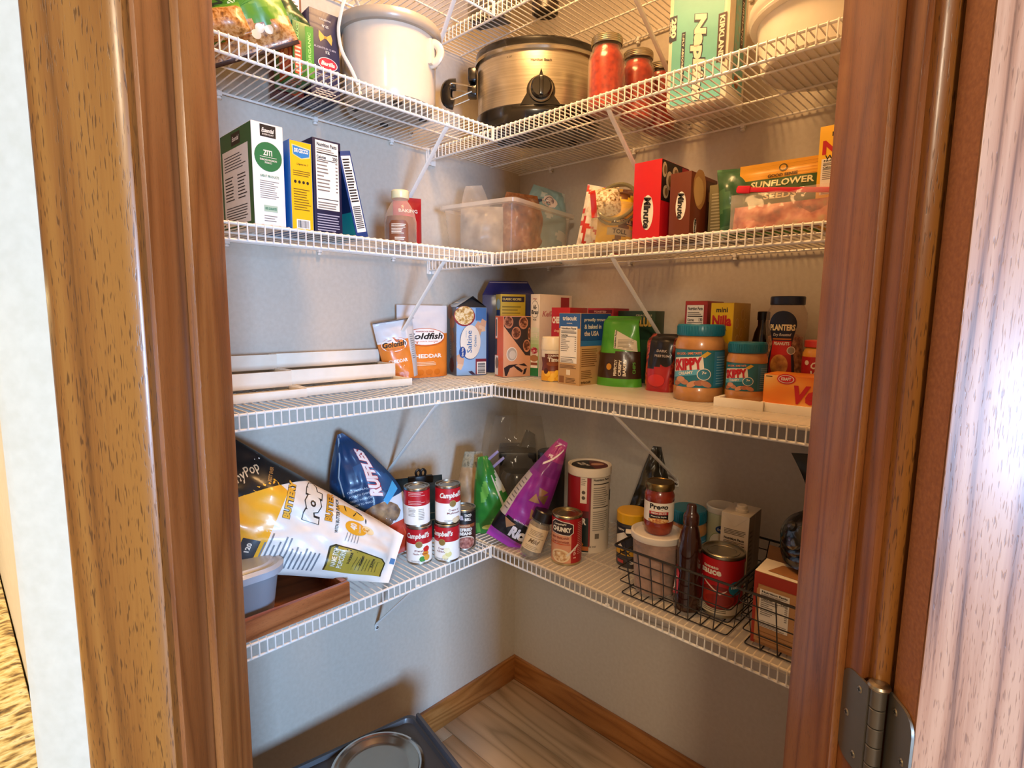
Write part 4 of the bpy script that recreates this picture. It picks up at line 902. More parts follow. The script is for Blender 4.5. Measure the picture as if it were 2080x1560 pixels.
# red cracker boxes
CR = paper('#b01722')
c = Carton(.060, .12, .206, CR); F, mb = c.F, c.mb
mb.text(F, 'CHEEZ-IT', .025, .170, .044, .020, WHT, 1, bold=.05); mb.text(F, 'Original', .024, .138, .03, .008, ink('#efc9a8'), 1, shear=.3); mb.nutri(F, .006, .02, .054, .122, '150', n=5); mb.poly(F, [(.036, .132), (.05, .126), (.055, .142), (.042, .147)], paper('#e07d2a'), 1)
carton_obj('cheese_cracker_box', c, 'red cracker box with white lettering behind the cream drink canister', 'box', .303, -.182, Z3, 12)
c = Carton(.085, .09, .205, paper('#a81c26')); c.mb.rect(c.F, .004, .19, .08, .2, ink('#6d1018'), 1); c.mb.text(c.F, 'TOASTED', .042, .195, .04, .005, ink('#e7b9a4'), 2); c.mb.lines(c.F, .006, .05, .078, .17, 10, ink('#d98d80'), 1)
carton_obj('red_cracker_box', c, 'plain red cracker box rising behind the blue-topped tan box', 'box', .385, -.118, Z3, 4)
# drink canister
t = thing('drink_canister', 'small cream-lidded lemonade canister with brown and yellow label', 'canister', (.353, -.232, Z3), face_cam(.353, -.232))
mb = MB(); mb.lathe([(.028, 0), (.031, .002), (.0325, .02), (.0295, .045), (.0325, .078), (.033, .088), (.030, .092)], paper('#eae0cd'), 36); mb.build('body', t)
mb = MB(); rr = lambda v: .0330 - .0032 * math.exp(-((v - .047) / .018) ** 2); f = cylmap(rr, 0, -90, .004, vstep=.006); f.lift = .0009
mb.rect(f, -.040, .003, .040, .030, paper('#e3a31f'), 1); mb.rect(f, -.040, .030, .040, .068, paper('#6a2c14'), 1); mb.text(f, 'Time', .003, .062, .036, .012, WHT, 3, bold=.04); mb.rect(f, -.024, .066, .024, .078, paper('#6a2c14'), 1); mb.text(f, 'COUNTRY', .003, .073, .034, .006, WHT, 3, bold=.04); mb.ell(f, 0, .05, .02, .006, ink('#8c4a24'), 2)
for u, v in ((-.015, .022), (.002, .018), (.014, .026), (-.004, .008), (.018, .010)): mb.ell(f, u, v, .009, .007, paper('#f0bf3a'), 2, 14, wob=.1)
mb.ell(f, -.020, .03, .007, .008, ink('#4a1c0c'), 3, 12); mb.build('label', t)
mb = MB(); mb.lathe([(.0335, .088), (.034, .090), (.0335, .106), (.031, .122), (.029, .124), (0, .1245)], plast('#efe2c6'), 36, cap0=False); mb.build('lid', t)
# triscuit style box
TN = paper('#c9a06a'); BL2 = paper('#1d4c8f')
c = Carton(.076, .125, .190, TN); F, Rt, mb = c.F, c.Rt, c.mb
mb.rect(F, .001, .150, .075, .189, paper('#2a5d9c'), 1); mb.text(F, 'triscuit', .038, .176, .05, .011, WHT, 2, bold=.03); mb.text(F, 'ORIGINAL', .038, .163, .02, .003, WHT, 2); mb.nutri(F, .006, .058, .066, .155, n=8, layer=2)
mb.lines(F, .006, .044, .066, .054, 3, ink('#6d4a26'), 2); mb.rect(F, .03, .026, .044, .040, paper('#e9dcc2'), 2); mb.rect(F, .005, .004, .022, .022, ink('#8a5a2c'), 2); mb.lines(F, .028, .005, .068, .020, 4, ink('#6d4a26'), 2)
mb.rect(Rt, .001, .118, .124, .189, BL2, 1); mb.rect(Rt, .001, .104, .124, .119, paper('#2f6fb0'), 1)
mb.text(Rt, 'proudly grown', .058, .172, .088, .011, WHT, 2, bold=.03); mb.text(Rt, '& baked in', .050, .155, .070, .012, WHT, 2, bold=.03); mb.text(Rt, 'the USA', .045, .137, .06, .013, ink('#e9d4c4'), 2, bold=.03)
mb.lines(Rt, .006, .050, .080, .100, 9, ink('#7a5228'), 2, .35); mb.lines(Rt, .006, .018, .060, .042, 5, ink('#7a5228'), 2, .35); mb.poly(Rt, [(.075, .085), (.110, .115), (.123, .09), (.123, .06), (.095, .055)], paper('#a86f38'), 3); mb.ell(Rt, .10, .028, .02, .014, mottled('grain', ['#8a4a20', '#c98a4a', '#e0b070'], 150, .6), 3); mb.text(Rt, 'triscuit', .026, .008, .04, .008, ink('#4a2c14'), 2, bold=.03)
carton_obj('wheat_cracker_box', c, 'tan cracker box with a blue top stating where it is baked', 'box', .400, -.266, Z3, -4)
# green bag with brown band and dark green box behind
b = Bag(.125, .196, .075, True, seal=.05, crinkle=.004, seed=71, bendv=.160, bend=.9, taper=(1, .72))
def col(u, v): return film('#4f9e2c') if v < .022 or v > .090 + .04 * u else film('#3a2415')
def deco(mb, F):
    mb.poly(F, [(-.012, .148), (.056, .120), (.058, .092), (-.012, .100)], film('#d9cdb4'), 1); mb.text(F, 'Nutrition Facts', -.008, .124, .045, .0055, INK, 3, rot=90, bold=.03); mb.lines(F, .0, .098, .05, .125, 8, ink('#8f836c'), 2, .4)
    mb.ell(F, -.018, .052, .0075, .0085, film('#c98a2a'), 1)
    for i, w in enumerate(('PERFECTLY', 'CRISPY', 'BAKED')): mb.text(F, w, .001 + .013 * i, .050, .042, .0085, film('#e8dcc4'), 1, rot=90, bold=.03)
    mb.text(F, 'CHIPS', .050, .05, .03, .007, film('#5a9a3a'), 1, rot=90)
bagobj('green_snack_bag', b, 'light green snack bag with a dark brown band, top folded over', 'bag', Matrix.Translation((.538, -.178, Z3)) @ Matrix.Rotation(R(14), 4, 'Z'), col, 26, 36, deco=deco)
c = Carton(.14, .05, .198, paper('#1d3a24')); c.mb.text(c.F, 'CLUB', .105, .168, .055, .026, ink('#c9a24a'), 1, bold=.05); c.mb.text(c.F, 'CRACKERS', .105, .186, .05, .005, ink('#b9b08a'), 1); c.mb.rect(c.F, .004, .01, .136, .12, paper('#2c5232'), 1)
carton_obj('club_cracker_box', c, 'dark green cracker box behind the light green snack bag', 'box', .445, -.085, Z3, 0)
# black and red coffee bag folded over
b = Bag(.082, .155, .055, True, seal=.05, crinkle=.005, seed=75, bendv=.115, bend=.9)
def col(u, v):
    if abs(u) > .028: return mottled('flame_edge', ['#2a0d0c', '#7d1c18', '#c9502a', '#1c0b0b'], 60, .3, coat=.3)
    return film('#a81c1e') if v < .062 + .3 * u else film('#16100f')
bagobj('coffee_bag', b, 'black and red gusseted coffee bag with its top folded down', 'bag', Matrix.Translation((.668, -.190, Z3)) @ Matrix.Rotation(R(4), 4, 'Z'), col, 22, 28, deco=lambda mb, F: (mb.text(F, 'DARK', .005, .10, .028, .006, film('#b9a89a'), 1), mb.text(F, 'PREMIUM', .006, .088, .04, .006, film('#b9a89a'), 1), mb.ell(F, .018, .080, .016, .018, film('#0d0a0a'), 1), mb.ell(F, -.002, .028, .022, .015, film('#c92c2a'), 1)))

# peanut butter jars
PB = mottled('peanut_butter', ['#a8713c', '#b57d46', '#c08a52'], 25, .28, coat=.5, bump=.03)
TEAL = plast('#11697f')
def pbjar(t, r, h, lidh, sc):
    mb = MB(); lz = h - lidh
    mb.lathe([(r * .93, 0), (r, .006), (r * 1.0, lz * .20), (r * .965, lz * .22), (r * .965, lz * .78), (r * 1.0, lz * .80), (r * .99, lz * .88), (r * .90, lz * .97), (r * .86, lz)], PB, 44); mb.build('jar_body', t)
    mb = MB(); L0, L1 = lz * .22, lz * .785; f = cylmap(r * .966, 0, -99, .006); n = 40
    lab = paper('#1c6f80'); k = math.pi * r * .966
    mb.rect(f, -k * .98, L0, k * .98, L1, lab, 1); Hh = L1 - L0; ws = Hh * 1.16
    mb.rect(f, .30 * ws + .012, L0 + .04 * Hh, .30 * ws + .012 + Hh * .85, L1 - .04 * Hh, paper('#2f7fa6'), 2); mb.lines(f, .30 * ws + .018, L0 + .1 * Hh, .30 * ws + .01 + Hh * .8, L1 - .12 * Hh, 11, ink('#8fc0d6'), 3, .3)
    mb.poly(f, [(-.62 * ws, L0 + .36 * Hh), (-.60 * ws, L0 + .76 * Hh), (.16 * ws, L0 + .84 * Hh), (.20 * ws, L0 + .50 * Hh)], WHT, 2)
    mb.poly(f, [(-.62 * ws, L0 + .22 * Hh), (-.62 * ws, L0 + .37 * Hh), (.22 * ws, L0 + .52 * Hh), (.22 * ws, L0 + .38 * Hh)], paper('#5aa9c4'), 2.5)
    mb.text(f, 'SKIPPY', -.21 * ws, L0 + .61 * Hh, .74 * ws, .33 * Hh, ink('#b8141f'), 4, rot=7, bold=.06); mb.text(f, 'CREAMY', -.22 * ws, L0 + .375 * Hh, .38 * ws, .085 * Hh, WHT, 4, rot=9, bold=.03)
    mb.text(f, 'NEW LOOK - SAME TASTE', -.20 * ws, L0 + .90 * Hh, .66 * ws, .065 * Hh, ink('#e0885a'), 3, rot=4, bold=.03); mb.poly(f, [(.10 * ws, L0 + .84 * Hh), (.25 * ws, L0 + .97 * Hh), (.34 * ws, L0 + .92 * Hh), (.20 * ws, L0 + .80 * Hh)], paper('#d3a62a'), 3.5)
    mb.ell(f, .20 * ws, L0 + .36 * Hh, .155 * ws, .16 * Hh, WHT, 4); mb.ell(f, .20 * ws, L0 + .36 * Hh, .135 * ws, .14 * Hh, paper('#2c7a93'), 5); mb.text(f, '7g', .20 * ws, L0 + .39 * Hh, .10 * ws, .10 * Hh, WHT, 6, bold=.04)
    for i, (u, v, a) in enumerate(((-.45, .10, .3), (-.25, .14, -.2), (-.05, .09, .5), (.12, .13, .1), (.26, .10, -.4), (-.35, .20, .1))): mb.ell(f, u * ws, L0 + v * Hh, .13 * ws, .075 * Hh, paper(('#a8684a', '#b97d5c', '#c9906c')[i % 3]), 3 + .2 * i, 16, rot=a)
    mb.build('label', t)
    mb = MB(); rl = r * .93; pr = [(rl, lz - .001), (rl * 1.012, lz + .001), (rl * 1.012, h - .003), (rl * .97, h), (0, h)]
    mb.lathe(pr, TEAL, 48, cap0=False)
    for i in range(48):
        a = 2 * math.pi * i / 48; c_, s_ = math.cos(a), math.sin(a); q = Matrix.Translation((c_ * rl * 1.012, s_ * rl * 1.012, 0)) @ Matrix.Rotation(a, 4, 'Z'); mb.box(-.0003, .0007, -.0012, .0012, lz + .002, h - .004, TEAL, 0, q)
    mb.build('lid', t)
pbjar(thing('peanut_butter_jar', 'large peanut butter jar with teal lid standing on the liner', 'jar', (.792, -.250, Z3), face_cam(.792, -.25)), .0535, .168, .024, 1)
# step tray, second jar, cheese box, cheese jar, peanuts
step_rack('step_tray', 'cream two-tier step tray under the small peanut butter jar', Matrix.Translation((.857, -.313, Z3)), 0, ((0, .100, 0, 0), (.1005, .372, .006, -.0008)), 2, deep=.115)
pbjar(thing('peanut_butter_jar', 'smaller peanut butter jar with teal lid standing on the cream step tray', 'jar', (.896, -.248, Z3 + .0108), face_cam(.896, -.248) - 4), .0405, .122, .021, .75)
VO = mottled('cheese_swirl', ['#e0701a', '#ec8c2c', '#f5b45c', '#f7cf8e'], 9, .4, detail=1, bump=0, stretch=(1, 1, 2.2))
c = Carton(.20, .07, .064, paper('#e57a1c'), front=VO, top=paper('#f08a2a')); F, mb = c.F, c.mb
mb.ell(F, .042, .0565, .017, .010, ink('#c8202a'), 2); mb.ell(F, .042, .0565, .0145, .0078, WHT, 3); mb.ell(F, .042, .0565, .013, .0066, ink('#c8202a'), 4); mb.text(F, 'KRAFT', .042, .0568, .018, .006, WHT, 5, bold=.04)
mb.text(F, 'Velveeta', .125, .030, .135, .036, ink('#c01a22'), 3, bold=.05, shear=.3, rot=2); mb.text(F, 'NET WT 16 OZ', .018, .006, .026, .003, ink('#8a3a0c'), 2); mb.rect(F, .004, .059, .016, .0605, INK, 2)
carton_obj('cheese_loaf_box', c, 'long orange cheese box lying on the step tray', 'box', .951, -.300, Z3 + .0103, -1)
t = thing('cheese_sauce_jar', 'small cheese sauce jar with a red lid behind the orange cheese box', 'jar', (1.0165, -.172, Z3 + .0437), face_cam(1.03, -.16))
CH = mottled('cheese_sauce', ['#d9932f', '#e2a23e', '#eab254'], 12, .25, coat=.5, bump=0)
mb = MB(); mb.lathe([(.028, 0), (.034, .005), (.034, .068), (.030, .078), (.027, .082)], CH, 32); mb.build('jar_body', t)
mb = MB(); f = cylmap(.0342, 0, -90, .006); mb.rect(f, -.048, .008, .048, .062, paper('#b8232a'), 1); mb.text(f, 'Cheez', .004, .045, .042, .014, WHT, 2, bold=.04, shear=.25); mb.text(f, 'Whiz', .004, .026, .042, .016, WHT, 2, bold=.04, shear=.25); mb.ell(f, -.026, .050, .005, .005, WHT, 2, 14); mb.build('label', t)
mb = MB(); mb.lathe([(.031, .081), (.032, .082), (.032, .094), (.029, .096), (0, .0965)], mat('#d23a2c', .3, coat=.4), 36, cap0=False); mb.build('lid', t)
t = thing('peanut_jar', 'tall clear plastic jar of roasted peanuts with a navy lid', 'jar', (.938, -.150, Z3 + .0437), face_cam(.938, -.15))
mb = MB(); mb.lathe([(.036, .002), (.0385, .006), (.0385, .05), (.034, .088), (.0345, .100), (.02, .106), (0, .108)], mottled('peanuts', ['#5a321c', '#8f5a34', '#b98456', '#d3a877'], 110, .5, bump=.6), 36); mb.build('peanuts', t)
mb = MB(); mb.lathe([(.037, 0), (.0405, .004), (.041, .05), (.0375, .075), (.0375, .095), (.041, .125), (.040, .15), (.033, .166), (.031, .172)], clear('jar_plastic', '#f3e6da', .12, .08), 40); mb.build('jar_body', t)
mb = MB(); rr = lambda v: .0412 - .0034 * math.exp(-((v - .085) / .022) ** 2); f = cylmap(rr, 0, -100, .005, vstep=.006); f.lift = .0012
P = [(.028 * math.cos(R(k)), .125 + .030 * math.sin(R(k))) for k in range(0, 181, 15)] + [(-.024, .105), (-.021, .085), (-.027, .05), (-.03, .01), (.03, .01), (.027, .05), (.021, .085), (.024, .105)]
mb.poly(f, P, ink('#141b33'), 1); mb.text(f, 'PLANTERS', .0, .120, .050, .0135, ink('#f3e3b0'), 2, bold=.04); mb.text(f, 'Dry Roasted', .0, .104, .036, .008, ink('#d9d3c9'), 2, shear=.3); mb.rect(f, -.019, .094, .019, .097, ink('#c8742a'), 2)
mb.rect(f, -.020, .062, .020, .092, ink('#c4241f'), 2); mb.text(f, 'PEANUTS', .0, .086, .032, .007, WHT, 3, bold=.04); mb.poly(f, [(-.02, .062), (.02, .062), (.024, .012), (-.024, .012)], ink('#a81f1c'), 2); mb.ell(f, -.002, .040, .017, .023, mottled('nut_picture', ['#8a5322', '#b87a36', '#d9a250'], 60, .5), 3); mb.ell(f, .020, .072, .0085, .0085, WHT, 4); mb.ell(f, .020, .072, .007, .007, ink('#8d877c'), 5); mb.build('label', t)
mb = MB(); mb.lathe([(.0335, .168), (.0345, .169), (.0345, .184), (.033, .186), (0, .1865)], plast('#1a2440'), 44, cap0=False); mb.build('lid', t)
# boxes behind
c = Carton(.056, .10, .222, paper('#9c1c24')); c.mb.nutri(c.F, .005, .06, .047, .212, '130'); c.mb.rect(c.F, .001, .213, .055, .221, ink('#b9342f'), 1)
carton_obj('red_nutrition_box', c, 'red box with a white nutrition panel behind the large peanut butter jar', 'box', .702, -.150, Z3, 2)
c = Carton(.053, .095, .216, paper('#c79a2c'), front=paper('#f0c21a')); F, Rt, mb = c.F, c.Rt, c.mb
mb.text(F, 'mini', .026, .200, .026, .011, INK, 1, bold=.03); mb.text(F, 'Nilla', .0265, .176, .044, .024, ink('#c41e25'), 1, bold=.05); mb.text(F, 'VANILLA', .024, .156, .03, .006, ink('#7d1e14'), 1, bold=.03)
for u, v, a in ((.02, .17, .012), (.05, .19, .014), (.045, .15, .011), (.07, .17, .010), (.025, .13, .016), (.06, .12, .012)): mb.ell(Rt, u, v, a * .8, a, paper('#dcb868'), 1, 16); mb.ell(Rt, u, v, a * .6, a * .8, paper('#c99c46'), 2, 16)
mb.ell(F, .03, .11, .02, .02, paper('#d9a552'), 1)
carton_obj('mini_wafer_box', c, 'yellow mini wafer box standing between the peanut butter and the peanuts', 'box', .792, -.205, Z3, 0)
t = thing('dark_bottle', 'slim dark sauce bottle mostly hidden left of the peanut jar', 'bottle', (.872, -.100, Z3 + .0), 0)
mb = MB(); mb.lathe([(.022, 0), (.024, .004), (.024, .12), (.018, .15), (.012, .165), (.012, .18)], mat('#23150d', .15, coat=.5), 28); mb.build('glass_body', t)
mb = MB(); mb.lathe([(.0135, .178), (.0135, .196), (.012, .198)], plast('#15110f'), 24); mb.build('cap', t)
mb = MB(); mb.rect(cylmap(.0243, 0, -90), -.03, .04, .03, .11, paper('#5a3a22'), 1); mb.build('label', t)
c = Carton(.06, .05, .16, paper('#8a5a34')); c.mb.rect(c.F, .002, .02, .02, .15, paper('#e2d6c4'), 1)
carton_obj('kraft_carton', c, 'brown carton sliver beside the right jamb behind the cheese sauce jar', 'box', 1.078, -.255, Z3 + .018, 0)

# ================================================================== lowest shelf (2)
TINM = metalm('#b9b4a8', .3); TIN2 = metalm('#8f897c', .35)
def can(t, r, h, deco, lid=TINM, base='#c0171f'):
    mb = MB(); mb.lathe([(r * .96, 0), (r * 1.0, .0015), (r * 1.0, .004), (r * .985, .006), (r * .985, h - .006), (r * 1.0, h - .004), (r * 1.0, h - .001), (r * .97, h), (r * .93, h - .0005), (r * .92, h - .004), (r * .75, h - .0042), (r * .73, h - .003), (r * .60, h - .003), (r * .58, h - .0042), (0, h - .004)], lid, 48); mb.build('tin_can', t)
    mb = MB(); f = cylmap(r * .987, 0, -90, .005); k = math.pi * r * .985
    deco(mb, f, k); mb.build('label', t)
def campbell(off, kind, side=False):
    def d(mb, f, k):
        mb.rect(f, -k, .0065, k, .056, paper('#f3efe8'), 1); mb.rect(f, -k, .056, k, .0945, paper('#b5121e'), 1)
        u = off
        mb.text(f, "Campbell's", u, .076, .062, .0185, WHT, 3, bold=.04, shear=.3, rot=2); mb.ell(f, u + .003, .055, .009, .0088, ink('#a5894a'), 3); mb.ell(f, u + .003, .055, .0075, .0073, ink('#8a6f38'), 4)
        mb.text(f, kind[0], u + .006, .038, .028, .0055, ink('#7a2a22'), 2, bold=.02); mb.text(f, kind[1], u + .006, .030, .036, .0055, ink('#7a2a22'), 2, bold=.02); mb.text(f, 'CONDENSED SOUP', u, .010, .038, .004, ink('#8d877f'), 2)
        for i, (a, b_, c_) in enumerate(kind[2]): mb.ell(f, u + a, b_, .0085, .0075, paper(c_), 2 + .2 * i, 14, wob=.08)
        q = off + math.pi * r_ * (.72 if not side else 1.0)
        for z0 in (.06, .082): mb.lines(f, q - .022, z0, q + .022, z0 + .012, 3, ink('#e2a9a4'), 2, .35)
        mb.lines(f, q - .022, .03, q - .002, .052, 6, ink('#9a948c'), 2, .4); mb.lines(f, q + .004, .02, q + .02, .05, 7, ink('#9a948c'), 2, .4)
    r_ = .033; return d
FIESTA = ('Fiesta', 'Nacho Cheese', ((.020, .030, '#e08a2a'), (.012, .016, '#3f8a34'), (.024, .018, '#d9a03a'), (.022, .042, '#c92a24')))
CHK = ('Cream of', 'Chicken', ((.012, .016, '#e9dfae'), (.020, .024, '#d9cf86'), (.016, .034, '#efe7c2')))
MUSH = ('Cream of', 'Mushroom', ((.018, .012, '#c9b08c'), (.010, .010, '#d9c6a2')))
G = 'soup cans on the lowest left shelf'
def cam_can(x, y, z, lab, off, kind, back=False):
    t = thing('soup_can', lab, 'can', (x, y, z), face_cam(x, y) + (0), G); can(t, .033, .101, campbell(off, kind))
cam_can(.219, -.601, Z2, 'bottom soup can of the left stack, red and white label with nacho picture', -.004, FIESTA)
cam_can(.217, -.606, Z2 + .1012, 'top soup can of the left stack, turned to show its fine print', -.075, MUSH)
cam_can(.259, -.541, Z2, 'bottom soup can of the right stack, label with pale chicken picture', -.016, CHK)
cam_can(.257, -.536, Z2 + .1012, 'top soup can of the right stack, cream of mushroom', .010, MUSH)
t = thing('bean_can', 'dark refried beans can standing right of the soup can stacks', 'can', (.236, -.463, Z2), face_cam(.236, -.463))
def d(mb, f, k):
    mb.rect(f, -k, .007, k, .075, paper('#3d1d14'), 1); mb.rect(f, -k, .075, k, .108, paper('#17110f'), 1); mb.rect(f, -.034, .066, .034, .075, paper('#8f4a24'), 2)
    mb.text(f, 'TACO', .012, .100, .020, .008, WHT, 2, bold=.04); mb.text(f, 'BELL', .012, .089, .018, .008, WHT, 2, bold=.04); mb.poly(f, [(-.014, .088), (-.010, .101), (-.003, .100), (.0, .088)], ink('#b9aeb8'), 2); mb.text(f, 'TRADITIONAL', .002, .0705, .034, .005, ink('#e0c29a'), 3)
    mb.text(f, 'REFRIED', .004, .060, .042, .009, WHT, 2, bold=.05); mb.text(f, 'BEANS', .006, .049, .034, .009, WHT, 2, bold=.05); mb.ell(f, .008, .024, .026, .018, paper('#d9cbb8'), 2); mb.ell(f, .008, .023, .0245, .0165, mottled('bean_paste', ['#6d352c', '#9c5c4e', '#c08a7a'], 130, .5), 3, wob=.04)
can(t, .0335, .115, d)
# second blue bag with black clip behind the cans
b = Bag(.16, .175, .05, True, seal=.06, crinkle=.005, seed=81)
bagobj('navy_chip_bag', b, 'navy blue chip bag standing behind the soup can stacks', 'bag', Matrix.Translation((.098, -.520, Z2)) @ Matrix.Rotation(R(66), 4, 'Z') @ Matrix.Rotation(R(-6), 4, 'X'), lambda u, v: film('#22486b') if noise.noise(Vector((u * 15, v * 15, 7))) < .2 else film('#1a3a58'), 22, 26, deco=lambda mb, F: (mb.rect(F, .03, .05, .075, .053, film('#7a93a8'), 1), mb.rect(F, .03, .07, .075, .072, film('#7a93a8'), 1)))
t = thing('bag_clip', 'black plastic bag clip gripping the top of the navy chip bag', 'clip', (.098, -.505, Z2 + .172), 66)
mb = MB(); mb.box(-.035, .035, -.006, -.0025, -.012, .008, plast('#141214'), .0015); mb.box(-.035, .035, .0025, .006, -.012, .008, plast('#141214'), .0015); mb.build('jaw', t)
for s in (-1, 1):
    mb = MB(); mb.tube(smooth([(s * .010, -.002, .006), (s * .014, -.003, .020), (s * .006, -.003, .028), (s * .0, -.003, .018), (s * .004, -.002, .006)]), .0035, plast('#141214'), 8); mb.build('finger_loop', t)

# big blue chip bag leaning on the wall
b = Bag(.21, .35, .092, crinkle=.006, seed=83, taper=(1.0, .06), seal=.05, tp=2.6)
def col(u, v):
    if v < .085: return film('#bf3a1c')
    if v < .155: return film('#2f2a35') if u < .02 else film('#cfd6de')
    return film('#1d3f66') if v > .26 or noise.noise(Vector((u * 12, v * 12, 9))) < .15 else film('#27517d')
def deco(mb, F):
    mb.text(F, 'RUFFLES', .058, .235, .135, .034, ink('#e8dcdc'), 1, rot=74, bold=.06, shear=.2, edge=ink('#a8323c'), ew=.05)
    for i in range(4): mb.text(F, ('ORIGINAL', 'POTATO CHIPS', 'GREAT WITH DIP', 'READY TO SNACK')[i], -.005, .203 - .012 * i, .07 - .006 * (i % 2), .0055, film('#a9bccd'), 1, rot=-6)
    mb.ell(F, .028, .120, .050, .034, mottled('chip_pile', ['#4a3326', '#8a6a45', '#b08a58'], 40, .5), 1, wob=.06); mb.poly(F, [(.05, .155), (.098, .190), (.098, .165), (.055, .140)], film('#4aa3d9'), 1.5)
    mb.tube([F(-.055, .34, .003), F(-.048, .29, .002), F(-.060, .25, .002), F(-.052, .20, .002)], .0022, film('#8fa3b3'), 6)
    for i in range(5): mb.poly(F, [(-.06 + .03 * i, .02), (-.055 + .03 * i, .075), (-.052 + .03 * i, .02)], film('#d9592f'), .6)
bagobj('blue_chip_bag', b, 'tall blue and orange chip bag leaning on the left wall behind the popcorn', 'bag', basis((-.30, -.235, 1.0), (.80, -.60, .20), (.160, -.655, Z2 + .004)), col, 32, 44, deco=deco)

# big bag of popcorn slumped across the tray
b = Bag(.275, .50, .12, crinkle=.009, seed=87, taper=(.42, 1.1), seal=.04, kq=15)
def col(u, v): return film('#f0e9df')
def deco(mb, F):
    mb.poly(F, [(-.137, .298), (.078, .298), (.092, .335), (-.090, .5), (-.137, .5)], film('#efb02c'), .2)
    mb.poly(F, [(.137, .262), (.137, .5), (-.090, .5), (-.080, .494), (.0, .408)], film('#15161a'), .5)
    mb.text(F, 'SkinnyPop', .060, .400, .10, .030, ink('#e6cfa8'), 1, rot=-30, bold=.01, shear=.35); mb.text(F, 'BEST EVER', .10, .345, .04, .008, ink('#b98a4a'), 1, rot=8)
    mb.text(F, 'POP', .078, .238, .115, .036, WHT, 2, rot=8, bold=.09, shear=.1, edge=INK, ew=.08); mb.text(F, 'BUTTERY', .060, .288, .10, .016, ink('#e8b23a'), 1, rot=8, bold=.06, edge=INK, ew=.06)
    mb.text(F, 'BUTTER', .088, .200, .09, .016, ink('#d99a26'), 1, rot=8, bold=.05, edge=INK, ew=.05); mb.text(F, 'WITH BUTTER FLAVOR', .070, .178, .11, .008, INK, 1, rot=10, bold=.02)
    mb.ell(F, .052, .128, .024, .027, film('#e9a72a'), 1); mb.text(F, '40', .055, .135, .024, .017, WHT, 2, rot=8, bold=.05); mb.text(F, 'CALORIES', .055, .119, .03, .005, WHT, 2, rot=8); mb.ell(F, .064, .098, .014, .016, film('#f5d9a2'), 1); mb.text(F, '4g', .064, .099, .015, .010, ink('#c98a2a'), 2, rot=8)
    for i in range(13): mb.rect(F, -.118, .185 + .0095 * i, -.118 + .085 * random.uniform(.55, 1), .1885 + .0095 * i, ink('#7d8288'), 1)
    for i in range(5): mb.rect(F, .0, .115 + .007 * i, .028, .117 + .007 * i, ink('#9a9a9a'), 1)
    P = [(-.110, .165), (-.030, .172), (-.018, .160), (-.024, .040), (-.040, .026), (-.110, .026)]
    mb.poly(F, P, film('#3c3920'), 1); mb.poly(F, [(-.110, .161), (-.032, .167), (-.022, .157), (-.028, .043), (-.042, .030), (-.110, .030)], film('#b29a3a'), 1.6)
    mb.text(F, 'NAME TOP', -.062, .152, .065, .012, film('#efe6c4'), 3, rot=5, bold=.04, edge=INK, ew=.04); mb.text(F, 'POPCORN', -.064, .136, .065, .013, film('#efe6c4'), 3, rot=5, bold=.04, edge=INK, ew=.04)
    for i in range(3): mb.text(F, ('DELICIOUS', 'POPPED', 'FLAVOR')[i], -.055, .118 - .029 * i, .040, .006, INK, 3, rot=3, bold=.05)
    for i in range(8): mb.rect(F, -.095, .046 + .008 * i, -.045, .048 + .008 * i, ink('#6d6126'), 2.5)
    for u, v, a in ((.105, .165, .4), (.100, .140, -.3), (.095, .11, .2), (.112, .13, 1.2)): mb.ell(F, u, v, .010, .0018, INK, 1, 8, rot=a)
    mb.ell(F, .098, .15, .018, .035, film('#efb63c'), .5); mb.rect(F, -.035, .002, -.005, .014, film('#4a78a8'), 1)
    mb.rect(F, -.145, .310, -.06, .345, film('#3a3d42'), 1); mb.text(F, '120', -.080, .328, .022, .010, WHT, 2, bold=.04); mb.ell(F, -.085, .356, .016, .011, WHT, 1.5); mb.text(F, 'NON GMO', -.085, .356, .022, .004, INK, 2.5)
POPM = basis((-.15, -.31, .165), (.78, -.42, .46), (.262, -.702, Z2 + .050))
bagobj('popcorn_bag', b, 'large white and yellow popcorn bag slumped across the wooden tray', 'bag', POPM, col, 46, 56, colb=lambda u, v: film('#15161a') if v > .3 else film('#f0e9df'), deco=deco)

# wooden tray and plastic container
TRW = oak('tray_wood', '#a8663a', '#94542c', '#6d3a1c', '#4f2812', rough=.35, band=9, pores=.35, axis='Y', coat=.4)
t = thing('wooden_tray', 'brown wooden tray with raised sides at the front of the lowest left shelf', 'tray', (.158, -1.015, Z2))
tx, ty, th_ = .122, .178, .045
mb = MB(); mb.box(-tx + .006, tx - .006, -ty + .006, ty - .006, .002, .010, TRW, .001); mb.build('tray_floor', t)
for nm, a in (('side_board', (tx - .013, tx, -ty, ty, 0, th_)), ('side_board', (-tx, -tx + .013, -ty, ty, 0, th_)), ('end_board', (-tx + .0132, tx - .0132, ty - .013, ty, 0, th_)), ('end_board', (-tx + .0132, tx - .0132, -ty, -ty + .013, 0, th_))):
    mb = MB(); mb.box(*a, TRW, .002); mb.build(nm, t)
t = thing('food_container', 'grey translucent plastic food container with a pale lid inside the wooden tray', 'container', (.170, -1.068, Z2 + .0108))
TU = clear('container_plastic', '#b9bcc4', .55, .3)
mb = MB(); loft(mb, [ring(.068, .085, .04, 0), ring(.074, .092, .045, .004), ring(.084, .103, .05, .099)], TU, True); mb.build('tub', t)
LD = mat('#aeb6c2', .35, coat=.2)
mb = MB(); loft(mb, [ring(.086, .105, .05, .094), ring(.092, .111, .054, .096), ring(.093, .112, .054, .110), ring(.086, .106, .05, .116), ring(.076, .096, .045, .113), ring(.070, .090, .042, .118)], LD, False, True); mb.build('lid', t)

